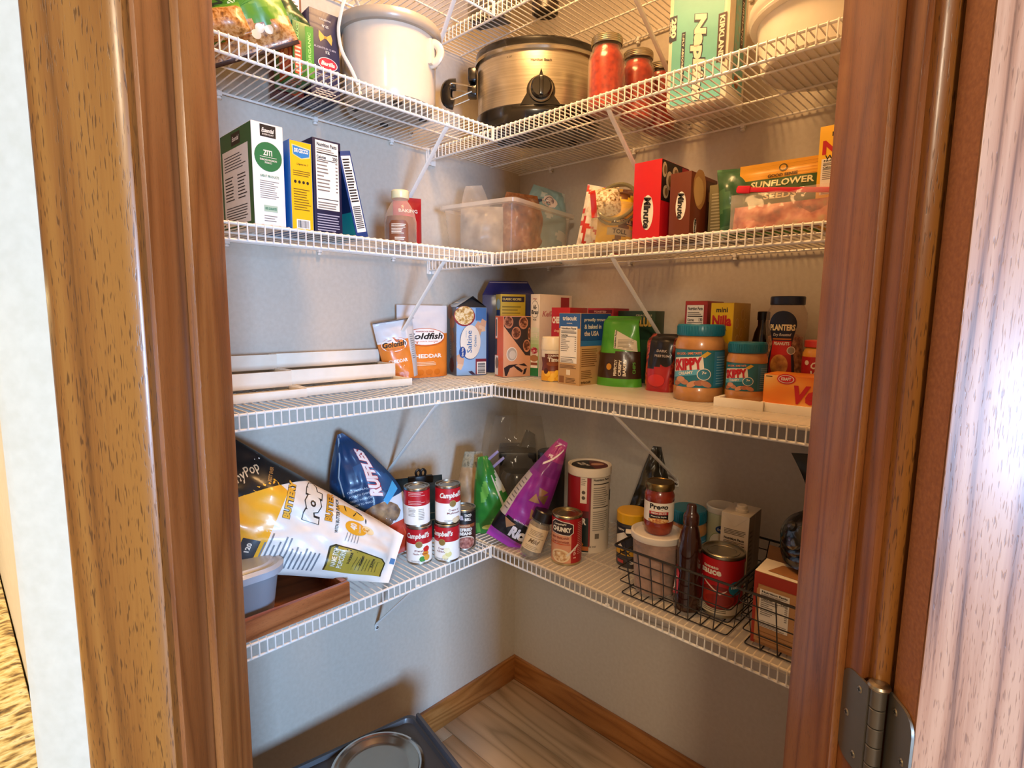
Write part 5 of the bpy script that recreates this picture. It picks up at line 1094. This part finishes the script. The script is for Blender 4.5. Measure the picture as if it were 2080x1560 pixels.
# inner corner: clear bag, black appliance, brown bag, green bag with clip
t = thing('black_coffee_maker', 'black kitchen appliance standing in the dark inner corner', 'appliance', (.125, -.130, Z2), 44)
BKA = mat('#0d0c0c', .35, coat=.2)
mb = MB(); mb.box(-.062, .062, -.075, .075, 0, .03, BKA, .008); mb.box(-.06, .06, .01, .075, .03, .185, BKA, .008); mb.build('body', t)
mb = MB(); mb.lathe([(.048, .032), (.052, .04), (.052, .12), (.044, .135)], mat('#0f0e0f', .2, coat=.4), 28, c=(0, -.028, 0)); mb.build('carafe', t)
mb = MB(); mb.box(-.062, .062, -.07, .075, .15, .205, BKA, .012); mb.mesh([(.01, 0, .20), (.06, 0, .20), (.058, .02, .245), (.030, .02, .262), (.01, .04, .205)], [(0, 1, 2, 3), (0, 3, 4), (1, 4, 2), (3, 2, 4)], BKA); mb.build('head', t)
t = thing('black_canister', 'black round canister with a glossy lid right of the dark appliance', 'canister', (.262, -.118, Z2))
mb = MB(); mb.lathe([(.040, 0), (.042, .004), (.042, .185), (.041, .19)], mat('#101013', .4), 32); mb.build('body', t)
mb = MB(); mb.lathe([(.0435, .188), (.0445, .19), (.0445, .212), (.042, .216), (0, .217)], mat('#1a1d24', .25, coat=.4), 32, cap0=False); mb.build('lid', t)
b = Bag(.27, .315, .15, True, seal=.02, crinkle=.010, seed=91, pw=2.6, taper=(1, .55))
bagobj('clear_plastic_bag', b, 'big clear crinkled plastic bag puffed up over the corner appliance', 'bag', Matrix.Translation((.145, -.150, Z2 + .001)) @ Matrix.Rotation(R(46), 4, 'Z'), clear('clear_bag_film', '#d9d3ca', .09, .07), 26, 30)
b = Bag(.15, .225, .08, True, seal=.04, crinkle=.006, seed=92, taper=(1, .35))
bagobj('brown_paper_bag', b, 'light brown bag with twisted neck left of the green bag', 'bag', Matrix.Translation((.128, -.328, Z2 + .001)) @ Matrix.Rotation(R(48), 4, 'Z'), lambda u, v: mottled('kraft_bag', ['#8f7252', '#a88862', '#bd9d76'], 25, .5) if v < .175 else mottled('twist_neck', ['#6d6450', '#9a8f72', '#4d4a38'], 90, .5), 20, 24)
b = Bag(.125, .225, .085, crinkle=.008, seed=93, taper=(1, .22), tp=1.7, seal=.03)
def col(u, v): return film('#2f7f32') if noise.noise(Vector((u * 22, v * 18, 11))) < .25 else (film('#69b04a') if u < 0 else film('#d3d8c6'))
bagobj('green_chip_bag', b, 'crumpled green bag closed with a lilac clip in the corner', 'bag', basis((-.24, -.04, 1), (.70, -.70, .1), (.232, -.330, Z2 + .004)), col, 22, 30, deco=lambda mb, F: (mb.poly(F, [(.028, .03), (.044, .06), (.036, .17), (.030, .17), (.036, .06)], film('#cfd0c2'), 1), mb.ell(F, -.02, .02, .02, .008, film('#cfd36a'), 1)))
t = thing('lilac_clip', 'pale lilac bag clip on the neck of the green bag', 'clip', mx=Matrix.Translation((.196, -.325, Z2 + .200)) @ Matrix.Rotation(R(44), 4, 'Z') @ Matrix.Rotation(R(-42), 4, 'Y'))
for s in (-.013, .013):
    mb = MB(); mb.box(-.012, .045, -.004, .004, s - .004, s + .004, plast('#8d80ad'), .0015); mb.build('clip_arm', t)
# purple bag
b = Bag(.125, .335, .085, crinkle=.006, seed=95, seal=.05, taper=(1.0, .22), tp=2.2)
def col(u, v):
    if v < .028: return film('#a03aa0')
    if v < .088 + .12 * u: return film('#17161b')
    if u < -.042 and v < .215: return film('#b9ada6')
    return film('#8d2a8f') if v < .235 else (film('#a83a86') if v > .275 else film('#7d2683'))
def deco(mb, F):
    mb.text(F, 'Ricks', .026, .056, .07, .036, film('#e9e4ea'), 1, rot=6, bold=.06, shear=.2); mb.text(F, 'BROWN RICE', .012, .088, .05, .005, film('#c9b9cc'), 1)
    for i in range(9): mb.rect(F, -.058, .10 + .012 * i, -.045, .103 + .012 * i, ink('#6d6460'), 1)
    for i, (u, v, a) in enumerate(((.024, .19, .4), (.012, .165, -.3), (.036, .175, 1.0), (.030, .125, .2), (-.02, .07, .5))): mb.poly(F, [(u + .021 * math.cos(a + k * 2.1), v + .017 * math.sin(a + k * 2.1)) for k in range(3)], film(('#9a7050', '#b08560', '#85603f')[i % 3]), 1 + .2 * i)
    mb.poly(F, [(-.035, .262), (.045, .318), (.047, .312), (-.032, .255)], film('#efe4ea'), 1); mb.poly(F, [(-.040, .31), (-.005, .325), (.012, .324), (-.004, .318)], film('#efe4ea'), 1); mb.text(F, '94g', -.022, .285, .028, .012, film('#f0dcea'), 1, rot=10, bold=.05)
bagobj('purple_cracker_bag', b, 'purple and black cracker bag leaning against the round oats canister', 'bag', basis((.37, .37, 1.0), (.62, -.78, .30), (.318, -.380, Z2 + .004)), col, 28, 46, deco=deco)
# leaning spice jar
t = thing('spice_jar', 'small glass jar with cream label and black lid leaning between bags and soup can', 'jar', mx=basis((.20, .30, 1), (.60, -.80, .2), (.408, -.381, Z2 + .006)))
mb = MB(); mb.lathe([(.024, .002), (.0275, .006), (.0275, .082), (.024, .092)], mottled('spice', ['#4a4030', '#6d5c40', '#8d7a58'], 90, .5), 30); mb.build('spice', t)
mb = MB(); mb.lathe([(.026, 0), (.029, .004), (.029, .085), (.025, .094), (.024, .100)], clear('spice_glass', '#efe6d4', .15, .05), 30); mb.build('glass_body', t)
mb = MB(); f = cylmap(.0292, 0, -90, .005); mb.rect(f, -.032, .018, .032, .082, paper('#d3b98d'), 1); mb.lines(f, -.02, .06, .02, .075, 4, ink('#7d6440'), 2, .3); mb.text(f, 'Mild', .0, .044, .03, .012, ink('#6d5230'), 2, shear=.4); mb.rect(f, -.024, .054, .024, .055, ink('#7d6440'), 2); mb.lines(f, -.02, .022, .02, .034, 3, ink('#9a8258'), 2, .3); mb.build('label', t)
mb = MB(); mb.lathe([(.027, .098), (.0285, .099), (.0285, .122), (.026, .125), (0, .1255)], plast('#1a1412'), 30, cap0=False); mb.build('lid', t)
# chunky can
t = thing('chunky_soup_can', 'single red soup can with pull-top at the shelf front before the oats', 'can', (.490, -.327, Z2), face_cam(.49, -.327))
def d(mb, f, k):
    mb.rect(f, -k, .007, k, .124, paper('#a8161c'), 1); mb.rect(f, -.052, .0075, .012, .082, paper('#d99a78'), 2)
    mb.poly(f, [(-.045, .084), (-.045, .112), (-.032, .122), (.006, .116), (.018, .110), (.018, .088), (.008, .080)], ink('#e6d9cc'), 2.4); mb.poly(f, [(-.043, .086), (-.043, .111), (-.031, .120), (.005, .114), (.016, .109), (.016, .089), (.007, .082)], ink('#2a1616'), 3)
    mb.text(f, "Campbell's", -.018, .110, .034, .007, WHT, 4, shear=.3, bold=.03); mb.text(f, 'CHUNKY', -.014, .097, .052, .013, WHT, 4, bold=.06, rot=-2)
    mb.text(f, 'NEW ENGLAND', -.018, .074, .048, .006, ink('#7d1a14'), 4, bold=.03); mb.text(f, 'CLAM CHOWDER', -.018, .063, .05, .006, ink('#8d2a1c'), 4, bold=.03); mb.rect(f, -.05, .056, .010, .0585, ink('#c4532f'), 4)
    mb.ell(f, -.016, .026, .026, .018, paper('#e9d3ac'), 3); mb.ell(f, -.016, .026, .021, .014, mottled('chowder', ['#a8744c', '#d9b688', '#f0e0c2'], 130, .5), 4, wob=.05); mb.poly(f, [(.0, .030), (.030, .058), (.033, .055), (.003, .026)], paper('#e0d6c8'), 5)
    mb.lines(f, .030, .03, .052, .118, 18, ink('#d99a8c'), 2, .35); mb.text(f, '190', .022, .035, .030, .008, ink('#e2b0a0'), 3, rot=90)
can(t, .0395, .131, d, metalm('#c2b48c', .3))
# oats canister
t = thing('oats_canister', 'tall round cardboard oats canister with a white rimmed lid', 'canister', (.475, -.212, Z2), face_cam(.475, -.212) + 13)
r_, h_ = .057, .235
mb = MB(); mb.lathe([(r_ * .985, 0), (r_, .001), (r_, h_ - .02)], paper('#d9cbb6'), 56); mb.build('tube', t)
mb = MB(); f = cylmap(r_ + .0002, 0, -90, .005)
mb.rect(f, -.110, .004, -.010, .218, paper('#10231f'), 1); mb.rect(f, -.110, .118, -.010, .214, paper('#a01a20'), 2); mb.rect(f, -.110, .100, -.010, .119, paper('#5a1f20'), 2)
mb.rect(f, -.036, .140, -.018, .214, paper('#e9dcc8'), 3); mb.lines(f, -.034, .190, -.020, .210, 4, ink('#9a8c78'), 4)
for v in (.17, .155): mb.ell(f, -.027, v, .005, .005, ink('#5a5044'), 4, 12)
mb.rect(f, -.012, .02, -.007, .214, paper('#7d1a1c'), 2.5); mb.text(f, 'QUAKER', -.055, .090, .075, .022, WHT, 3, bold=.05, rot=-3); mb.text(f, 'OATS', -.055, .066, .045, .014, WHT, 3, bold=.05); mb.ell(f, -.06, .025, .035, .018, paper('#c9712c'), 3, wob=.05); mb.rect(f, -.110, .008, -.010, .02, paper('#b8622a'), 2)
mb.text(f, 'Nutrition Facts', .024, .205, .05, .006, INK, 3, bold=.03); mb.rect(f, -.001, .192, .05, .1945, INK, 3); mb.lines(f, -.001, .135, .05, .188, 9, ink('#7d7468'), 3, .35); mb.rect(f, -.001, .128, .05, .130, INK, 3); mb.lines(f, -.001, .065, .048, .122, 10, ink('#8d8476'), 3, .35); mb.rect(f, .006, .042, .018, .056, ink('#6d6458'), 3); mb.text(f, '42 OZ', .0, .02, .02, .005, ink('#6d6458'), 3); mb.rect(f, .058, .14, .066, .17, INK, 3); mb.build('label', t)
mb = MB(); mb.lathe([(r_ + .002, h_ - .024), (r_ + .0035, h_ - .022), (r_ + .0035, h_ - .004), (r_ + .0025, h_), (r_ - .003, h_), (r_ - .005, h_ - .004), (0, h_ - .004)], plast('#e2d6c2'), 56, cap0=False)
lm = flat((0, 0, h_ - .004), (1, 0, 0), (0, 1, 0)); mb.ell(lm, 0, 0, r_ - .007, r_ - .007, paper('#16140f'), 1, 40); mb.poly(lm, [(0, 0)] + [((r_ - .008) * math.cos(R(k)), (r_ - .008) * math.sin(R(k))) for k in range(-80, 81, 16)], paper('#5a1a1a'), 2)
mb.text(lm, 'HEART', -.024, .010, .028, .009, WHT, 3, rot=-70, bold=.05); mb.text(lm, 'HEALTHY', -.010, .006, .034, .009, WHT, 3, rot=-70, bold=.05); mb.ell(lm, .022, .004, .018, .012, paper('#c08a70'), 3, wob=.1); mb.build('lid', t)
# dark things behind
b = Bag(.14, .275, .05, crinkle=.010, seed=97, taper=(1, .16), tp=1.6); bagobj('dark_foil_bag', b, 'dark olive foil bag propped on the right wall behind the diagonal brace', 'bag', basis((-.02, .14, 1), (.5, -.86, .1), (.592, -.085, Z2 + .003)), lambda u, v: film('#2b271d') if noise.noise(Vector((u * 25, v * 20, 13))) < .22 else film('#4d4635'), 20, 32, deco=lambda mb, F: (mb.rect(F, .0, .13, .035, .15, film('#6d6450'), 1),))
t = thing('small_dark_bottle', 'small dark bottle behind the oats canister, mostly hidden', 'bottle', (.585, -.115, Z2)); mb = MB(); mb.lathe([(.026, 0), (.028, .004), (.028, .085), (.016, .10), (.016, .115), (.0, .116)], mat('#14181f', .15, coat=.4), 28); mb.build('glass_body', t)
# yellow lid jar
t = thing('drink_mix_jar', 'dark labelled jar with a yellow lid left of the front basket', 'jar', (.622, -.222, Z2), face_cam(.622, -.222))
mb = MB(); mb.lathe([(.036, 0), (.0385, .003), (.0385, .108), (.036, .114), (.034, .118)], paper('#3b3636'), 40); mb.build('jar_body', t)
mb = MB(); f = cylmap(.0387, 0, -90, .005); mb.rect(f, -.11, .048, .11, .108, ink('#1c1c28'), 1); mb.rect(f, -.02, .05, .016, .106, ink('#b9a04a'), 1.5) if False else None
mb.rect(f, -.052, .034, .052, .048, ink('#d9a51f'), 1); mb.text(f, 'MIX', -.016, .041, .03, .010, INK, 2, bold=.05); mb.poly(f, [(-.05, .080), (-.02, .095), (-.01, .085), (-.03, .062), (-.02, .052), (-.05, .055)], WHT, 2); mb.rect(f, .004, .05, .03, .10, ink('#b9a86a'), 2); mb.text(f, 'NEW', -.03, .100, .02, .005, WHT, 3); mb.text(f, '30', .008, .018, .022, .010, WHT, 2, bold=.05); mb.rect(f, -.04, .012, -.02, .02, ink('#b8423a'), 2); mb.build('label', t)
mb = MB(); mb.lathe([(.0395, .116), (.0405, .117), (.0405, .140), (.038, .143), (0, .1435)], plast('#d9a41c'), 44, cap0=False); mb.build('lid', t)

# wire baskets
BW2 = mat('#151313', .4, coat=.2)
def basket(name, label, x0, x1, y0, y1, h, fl_, nx, ny, handle=False):
    """x/y bounds at the rim, fl_ = inward slope of the sides; every wire is a part"""
    t = thing(name, label, 'basket', (0, 0, Z2)); e = .0035; r_ = .0013
    T = lambda s: (x0 + fl_ * (1 - s), x1 - fl_ * (1 - s), y0 + fl_ * (1 - s), y1 - fl_ * (1 - s), e + (h - e) * s)
    def W(nm, P, r=r_, closed=False): m_ = MB(); m_.tube(P, r, BW2, 6, closed); return m_.build(nm, t)
    for k, s in enumerate((1, .78, .52, .26, 0)):
        a, b, c_, d_, z = T(s); rr = .006
        P = [(b - rr + rr * math.cos(R(q)), d_ - rr + rr * math.sin(R(q)), z) for q in (0, 45, 90)] + [(a + rr + rr * math.cos(R(q)), d_ - rr + rr * math.sin(R(q)), z) for q in (90, 135, 180)] + [(a + rr + rr * math.cos(R(q)), c_ + rr + rr * math.sin(R(q)), z) for q in (180, 225, 270)] + [(b - rr + rr * math.cos(R(q)), c_ + rr + rr * math.sin(R(q)), z) for q in (270, 315, 360)]
        W('rim' if k == 0 else 'ring_wire', P, .0027 if k == 0 else r_, True)
    A, B_ = T(1), T(0)
    for i in range(1, nx):
        q = i / nx; xt = A[0] + (A[1] - A[0]) * q; xb = B_[0] + (B_[1] - B_[0]) * q
        W('side_wire', [(xt, A[2], A[4]), (xb, B_[2], B_[4] - .0015), (xb, B_[3], B_[4] - .0015), (xt, A[3], A[4])])
    for j in range(1, ny):
        q = j / ny; yt = A[2] + (A[3] - A[2]) * q; yb = B_[2] + (B_[3] - B_[2]) * q
        W('side_wire', [(A[0], yt, A[4]), (B_[0], yb, B_[4] + .0008), (B_[1], yb, B_[4] + .0008), (A[1], yt, A[4])])
    if handle:
        xm = (x0 + x1) / 2 - .03
        W('handle', smooth([(xm - .07, y1, h), (xm - .066, y1 + .004, h + .018), (xm - .05, y1 + .006, h + .026), (xm + .05, y1 + .006, h + .026), (xm + .066, y1 + .004, h + .018), (xm + .07, y1, h)]), .0032)
    return t
basket('wire_basket', 'black wire basket holding the syrup bottle and red can', .678, .953, -.392, -.105, .118, .014, 9, 7, True)
basket('wire_basket', 'black wire basket at the right jamb holding a cardboard box', .960, 1.21, -.392, -.10, .118, .014, 7, 7, True)
ZB = Z2 + .0072
# tub with jar of pizza sauce on top
t = thing('storage_tub', 'round clear plastic tub of brown food with a pale rimmed lid', 'tub', (.742, -.312, ZB), 30)
mb = MB(); mb.lathe([(.044, .003), (.0465, .006), (.0535, .115), (.03, .120), (0, .121)], mottled('brown_mix', ['#7a4f3a', '#99694f', '#b58468'], 40, .6), 40); mb.build('contents', t)
mb = MB(); mb.lathe([(.045, 0), (.048, .003), (.0555, .132)], clear('tub_plastic', '#efe0d2', .22, .2), 44, cap1=False); mb.build('tub_body', t)
mb = MB(); mb.lathe([(.0555, .126), (.0595, .128), (.0605, .134), (.0595, .1415), (.056, .143), (.053, .139), (.051, .1365), (0, .1365)], clear('tub_lid_plastic', '#f0e6d8', .7, .25), 48, cap0=False); mb.box(-.072, -.055, -.010, .010, .130, .134, clear('tub_lid_plastic'), .001); mb.build('lid', t)
t = thing('pizza_sauce_jar', 'glass jar of pizza sauce with a gold lid standing on the plastic tub', 'jar', (.740, -.306, ZB + .1370), face_cam(.74, -.306))
RS = mottled('pizza_sauce', ['#6d1d10', '#852a16', '#9a3a20'], 40, .25, coat=.6, bump=.05)
mb = MB(); mb.lathe([(.026, 0), (.0305, .005), (.0335, .022), (.0335, .030), (.0325, .032), (.0325, .078), (.0335, .080), (.0335, .092), (.029, .103), (.027, .106)], RS, 40); mb.build('jar_body', t)
mb = MB(); f = cylmap(.0328, 0, -90, .005); mb.rect(f, -.085, .033, .085, .078, paper('#efe4d2'), 1); mb.text(f, 'Prego', .0, .068, .042, .0155, INK, 2, bold=.04); mb.rect(f, -.022, .051, .022, .058, ink('#b51f26'), 2); mb.text(f, 'PIZZA SAUCE', .0, .0545, .034, .0042, WHT, 3, bold=.04); mb.poly(f, [(-.022, .051), (.022, .051), (.022, .037), (.01, .036), (-.022, .042)], ink('#1c1614'), 2); mb.text(f, 'Pizzeria Style', .0, .0465, .034, .0042, WHT, 3, bold=.02)
mb.ell(f, .0, .037, .024, .006, paper('#c9803c'), 3, wob=.04); mb.ell(f, .0, .0375, .0215, .0045, mottled('pizza_top', ['#a83a1c', '#e0a860', '#f0d9a8'], 220, .5), 4, wob=.1); mb.build('label', t)
mb = MB(); mb.lathe([(.0305, .104), (.0325, .105), (.0330, .108), (.0325, .118), (.031, .1205), (.027, .1205), (.026, .1195), (0, .1195)], metalm('#8a7346', .32), 44, cap0=False); mb.build('lid', t)
pbjar(thing('peanut_butter_jar', 'peanut butter jar with teal lid standing inside the front basket', 'jar', (.752, -.178, ZB), face_cam(.752, -.178)), .0445, .165, .030, .9)
t = thing('green_white_tub', 'pale green and white round tub with white lid in the front basket', 'tub', (.818, -.138, ZB), face_cam(.818, -.138))
mb = MB(); mb.lathe([(.032, 0), (.034, .004), (.034, .168)], paper('#c3c9a6'), 40); f = cylmap(.0342, 0, -90, .005); mb.ell(f, .004, .128, .016, .010, ink('#1c3f7a'), 2); mb.text(f, 'Great Value', .004, .128, .024, .006, WHT, 3, bold=.03); mb.ell(f, -.002, .09, .026, .03, ink('#8aa06a'), 1); mb.ell(f, -.002, .09, .0245, .0285, paper('#e0dccb'), 2); mb.build('body', t)
mb = MB(); mb.lathe([(.0355, .164), (.0362, .166), (.0362, .176), (.034, .179), (.031, .177), (0, .177)], plast('#dcd6c6'), 40, cap0=False); mb.build('lid', t)
# drink carton
t = thing('drink_carton', 'white drink carton with a round screw cap and nutrition panel', 'carton', (.877, -.170, ZB), 3)
c = Carton(.062, .085, .190, paper('#e9dfcd'), right=paper('#8f7a62')); mb = c.mb; c.mb.nutri(c.F, .005, .03, .057, .138, '10', back=False); mb.lines(c.F, .008, .142, .056, .156, 4, ink('#5a5046'), 1, .4, .1)
mb.poly(c.F, [(.001, .189), (.030, .160), (.061, .189)], paper('#f2e9d8'), 1); mb.lines(c.Rt, .008, .03, .03, .16, 12, ink('#5f4c3a'), 1, .4); mb.rect(c.Rt, .04, .0, .042, .189, paper('#b9a78c'), 1); c.mb.build('carton_body', t)
mb = MB(); mb.lathe([(.0135, .190), (.0140, .191), (.0140, .197), (.0115, .198), (.0115, .205), (.0105, .206), (0, .206)], plast('#efe4d0'), 28, cap0=False, c=(.004, -.012, 0)); mb.build('screw_cap', t)
# chocolate syrup bottle
t = thing('chocolate_syrup_bottle', 'dark brown plastic syrup bottle leaning in the front basket', 'bottle', (.835, -.340, ZB), face_cam(.835, -.34) - 10)
CB = mat('#2e1109', .16, coat=.6)
mb = MB(); mb.lathe([(.024, 0), (.0285, .004), (.0295, .02), (.028, .055), (.0235, .085), (.025, .115), (.0255, .135), (.022, .160), (.0165, .185), (.0135, .192)], CB, 36); mb.build('bottle_body', t)
mb = MB(); f = cylmap(lambda v: .0295 - .006 * max(0, min(1, (v - .03) / .06)), 0, -150, .005, vstep=.008); f.lift = .001; mb.poly(f, [(-.012, .03), (.014, .04), (.012, .085), (.0, .10), (-.012, .095)], paper('#b52a3a'), 1); mb.text(f, 'NEST', .0, .06, .04, .010, WHT, 2, rot=80, bold=.05); mb.build('label', t)
mb = MB(); mb.lathe([(.0155, .190), (.0165, .192), (.0165, .210), (.0145, .214), (.0105, .220), (.0100, .232), (.0085, .2345), (0, .235)], mat('#3a190e', .25, coat=.4), 28, cap0=False); mb.build('cap', t)
# big red can
t = thing('tomato_sauce_can', 'large red tomato sauce can in the front basket', 'can', (.888, -.290, ZB), face_cam(.888, -.29))
def d(mb, f, k):
    mb.rect(f, -k, .008, k, .030, paper('#d9cdb4'), 1); mb.rect(f, -k, .030, k, .128, paper('#b8141d'), 1)
    mb.text(f, 'tomato', -.024, .109, .034, .006, WHT, 2, bold=.03); mb.text(f, 'sauce', -.024, .098, .046, .011, WHT, 2, bold=.04); mb.ell(f, -.008, .045, .042, .026, paper('#7d1a14'), 2); mb.ell(f, -.008, .043, .036, .019, paper('#a8301f'), 3); mb.ell(f, -.004, .040, .028, .012, paper('#8d2218'), 4); mb.poly(f, [(-.045, .084), (-.002, .056), (.012, .064), (.010, .060), (-.002, .052), (-.046, .081)], paper('#e2c9bd'), 5)
    mb.ell(f, .030, .068, .0155, .0155, paper('#1f7f99'), 3); mb.text(f, '100%', .030, .070, .020, .006, WHT, 4, bold=.04); mb.lines(f, -.036, .012, .02, .024, 3, ink('#6d6450'), 2, .4); mb.rect(f, .055, .02, .09, .12, paper('#c9bda6'), 2)
can(t, .0455, .136, d, metalm('#a8a290', .3))
# cardboard box with open top in the second basket
KR = paper('#b88350')
c = Carton(.20, .062, .146, KR); F, mb = c.F, c.mb
mb.rect(F, .001, .122, .199, .145, paper('#a8321c'), 1); mb.rect(F, .0, .0, .008, .146, paper('#a8321c'), .9); mb.poly(F, [(.006, .006), (.194, .006), (.194, .112), (.180, .121), (.018, .121), (.006, .112)], paper('#c2905c'), 1.5); mb.nutri(F, .012, .038, .066, .113, '120', layer=3, n=8)
mb.lines(F, .076, .03, .19, .11, 12, ink('#9a6a3a'), 3, .3); mb.lines(F, .012, .012, .19, .034, 3, ink('#9a6a3a'), 3, .25)
mb.mesh([(-.1, -.031, .1462), (.1, -.031, .1462), (.1, .031, .150), (-.1, .031, .150)], [(0, 1, 2, 3)], paper('#efe3ce')); mb.poly(flat((-.1, -.031, .1464), (1, 0, 0), (0, .998, .061)), [(.02, .012), (.035, .05), (.11, .055), (.14, .02), (.10, .008)], paper('#a87448'), 2)
mb.mesh([(-.1, .031, .146), (.1, .031, .146), (.1, .040, .176), (-.1, .040, .176)], [(0, 1, 2, 3), (3, 2, 1, 0)], paper('#8f6438'))
carton_obj('cardboard_food_box', c, 'kraft and red food box with a torn open top in the right basket', 'box', .982, -.366, ZB, 0)
# black ribbed appliance and dark bags by the jamb
t = thing('black_ribbed_blender', 'glossy black ribbed dome-shaped gadget rising from the right basket', 'gadget', mx=basis((-.45, -.62, .5), (.4, -.7, -.1), (1.061, -.294, Z2 + .215)))
GB = mat('#0b0a0a', .18, coat=.7)
mb = MB(); pr = [(.026, -.075), (.032, -.06), (.050, -.02), (.062, .0)]
for i in range(4): pr += [(.064 - .009 * i, .006 + .012 * i), (.066 - .010 * i, .011 + .012 * i), (.060 - .010 * i, .0135 + .012 * i)]
mb.lathe(pr + [(.020, .056), (.0, .058)], GB, 44); mb.build('ribbed_housing', t)
mb = MB(); mb.lathe([(.010, .056), (.010, .062), (.006, .066), (0, .067)], mat('#2a2826', .2, coat=.5), 20, cap0=False); mb.build('button', t)
b = Bag(.15, .36, .05, crinkle=.006, seed=99, taper=(.7, 1.0), sideamp=.6); bagobj('black_bag', b, 'black bag with a folded corner high beside the right jamb', 'bag', basis((-.03, -.02, 1), (.4, -.9, 0), (1.078, -.215, Z2 + .012)), film('#100f10'), 16, 26)
c = Carton(.06, .06, .09, paper('#6d7a1e')); carton_obj('lime_green_box', c, 'small lime green box tucked behind the kraft and red food box', 'box', 1.02, -.235, ZB, 8)

# ================================================================== floor: raised pet feeder with steel bowls
fx = Matrix.Translation((.195, -.612, 0)) @ Matrix.Rotation(R(-9.8), 4, 'Z')
t = thing('pet_feeder', 'dark grey raised pet feeder stand on the pantry floor', 'feeder', mx=fx)
DG = mat('#3c3d42', .45, coat=.1); DG2 = mat('#4a4c54', .4)
FW, FD, FH = .30, .56, .297
def froundring(i, z): return [(FW / 2 + x, -FD / 2 + y, z) for x, y in rrect(FW / 2 - i, FD / 2 - i, .022)]
mb = MB(); loft(mb, [froundring(.012, FH - .125), froundring(.006, FH - .035), froundring(.0, FH - .030), froundring(-.002, FH - .004), froundring(.002, FH), froundring(.010, FH), froundring(.013, FH - .008), froundring(.014, FH - .010)], DG, True, True); mb.build('top_tray', t)
mb = MB(); mb.box(.03, FW - .03, -.006, .004, FH - .01, FH + .018, DG2, .004); mb.box(.10, FW - .10, -.0055, .0045, FH + .018, FH + .030, DG2, .003) if False else None; 
bmesh_dummy = None
mb.build('splash_guard', t)
for px, py in ((.03, -.03), (FW - .03, -.03), (.03, -FD + .03), (FW - .03, -FD + .03)):
    mb = MB(); mb.box(px - .018, px + .018, py - .018, py + .018, .004, FH - .032, DG, .004); lg = mb.build('leg', t)
    mb = MB(); mb.lathe([(.016, 0), (.017, .005)], mat('#151515', .7), 14, c=(px, py, 0)); mb.build('rubber_foot', lg)
SS = metalm('#cfc9bf', .12)
for k, py in enumerate((-.150, -.405)):
    bo = thing('steel_bowl', ('shiny stainless steel bowl nearer the wall corner in the grey feeder', 'shiny stainless steel bowl at the near end of the grey feeder')[k], 'bowl', mx=fx @ Matrix.Translation((.118, py, FH - .009)), group='steel bowls in the pet feeder')
    mb = MB(); mb.lathe([(.096, .001), (.108, .002), (.112, .006), (.111, .010), (.104, .0125), (.098, .010), (.092, .0), (.084, -.0)], SS, 56, cap0=False, cap1=False)
    mb.lathe([(0, .0015), (.072, .002), (.082, .004), (.092, .0105), (.098, .0118)], metalm('#b5aa9a', .18), 56, cap0=False, cap1=False); mb.build('bowl_shell', bo)
bpy.context.view_layer.update()
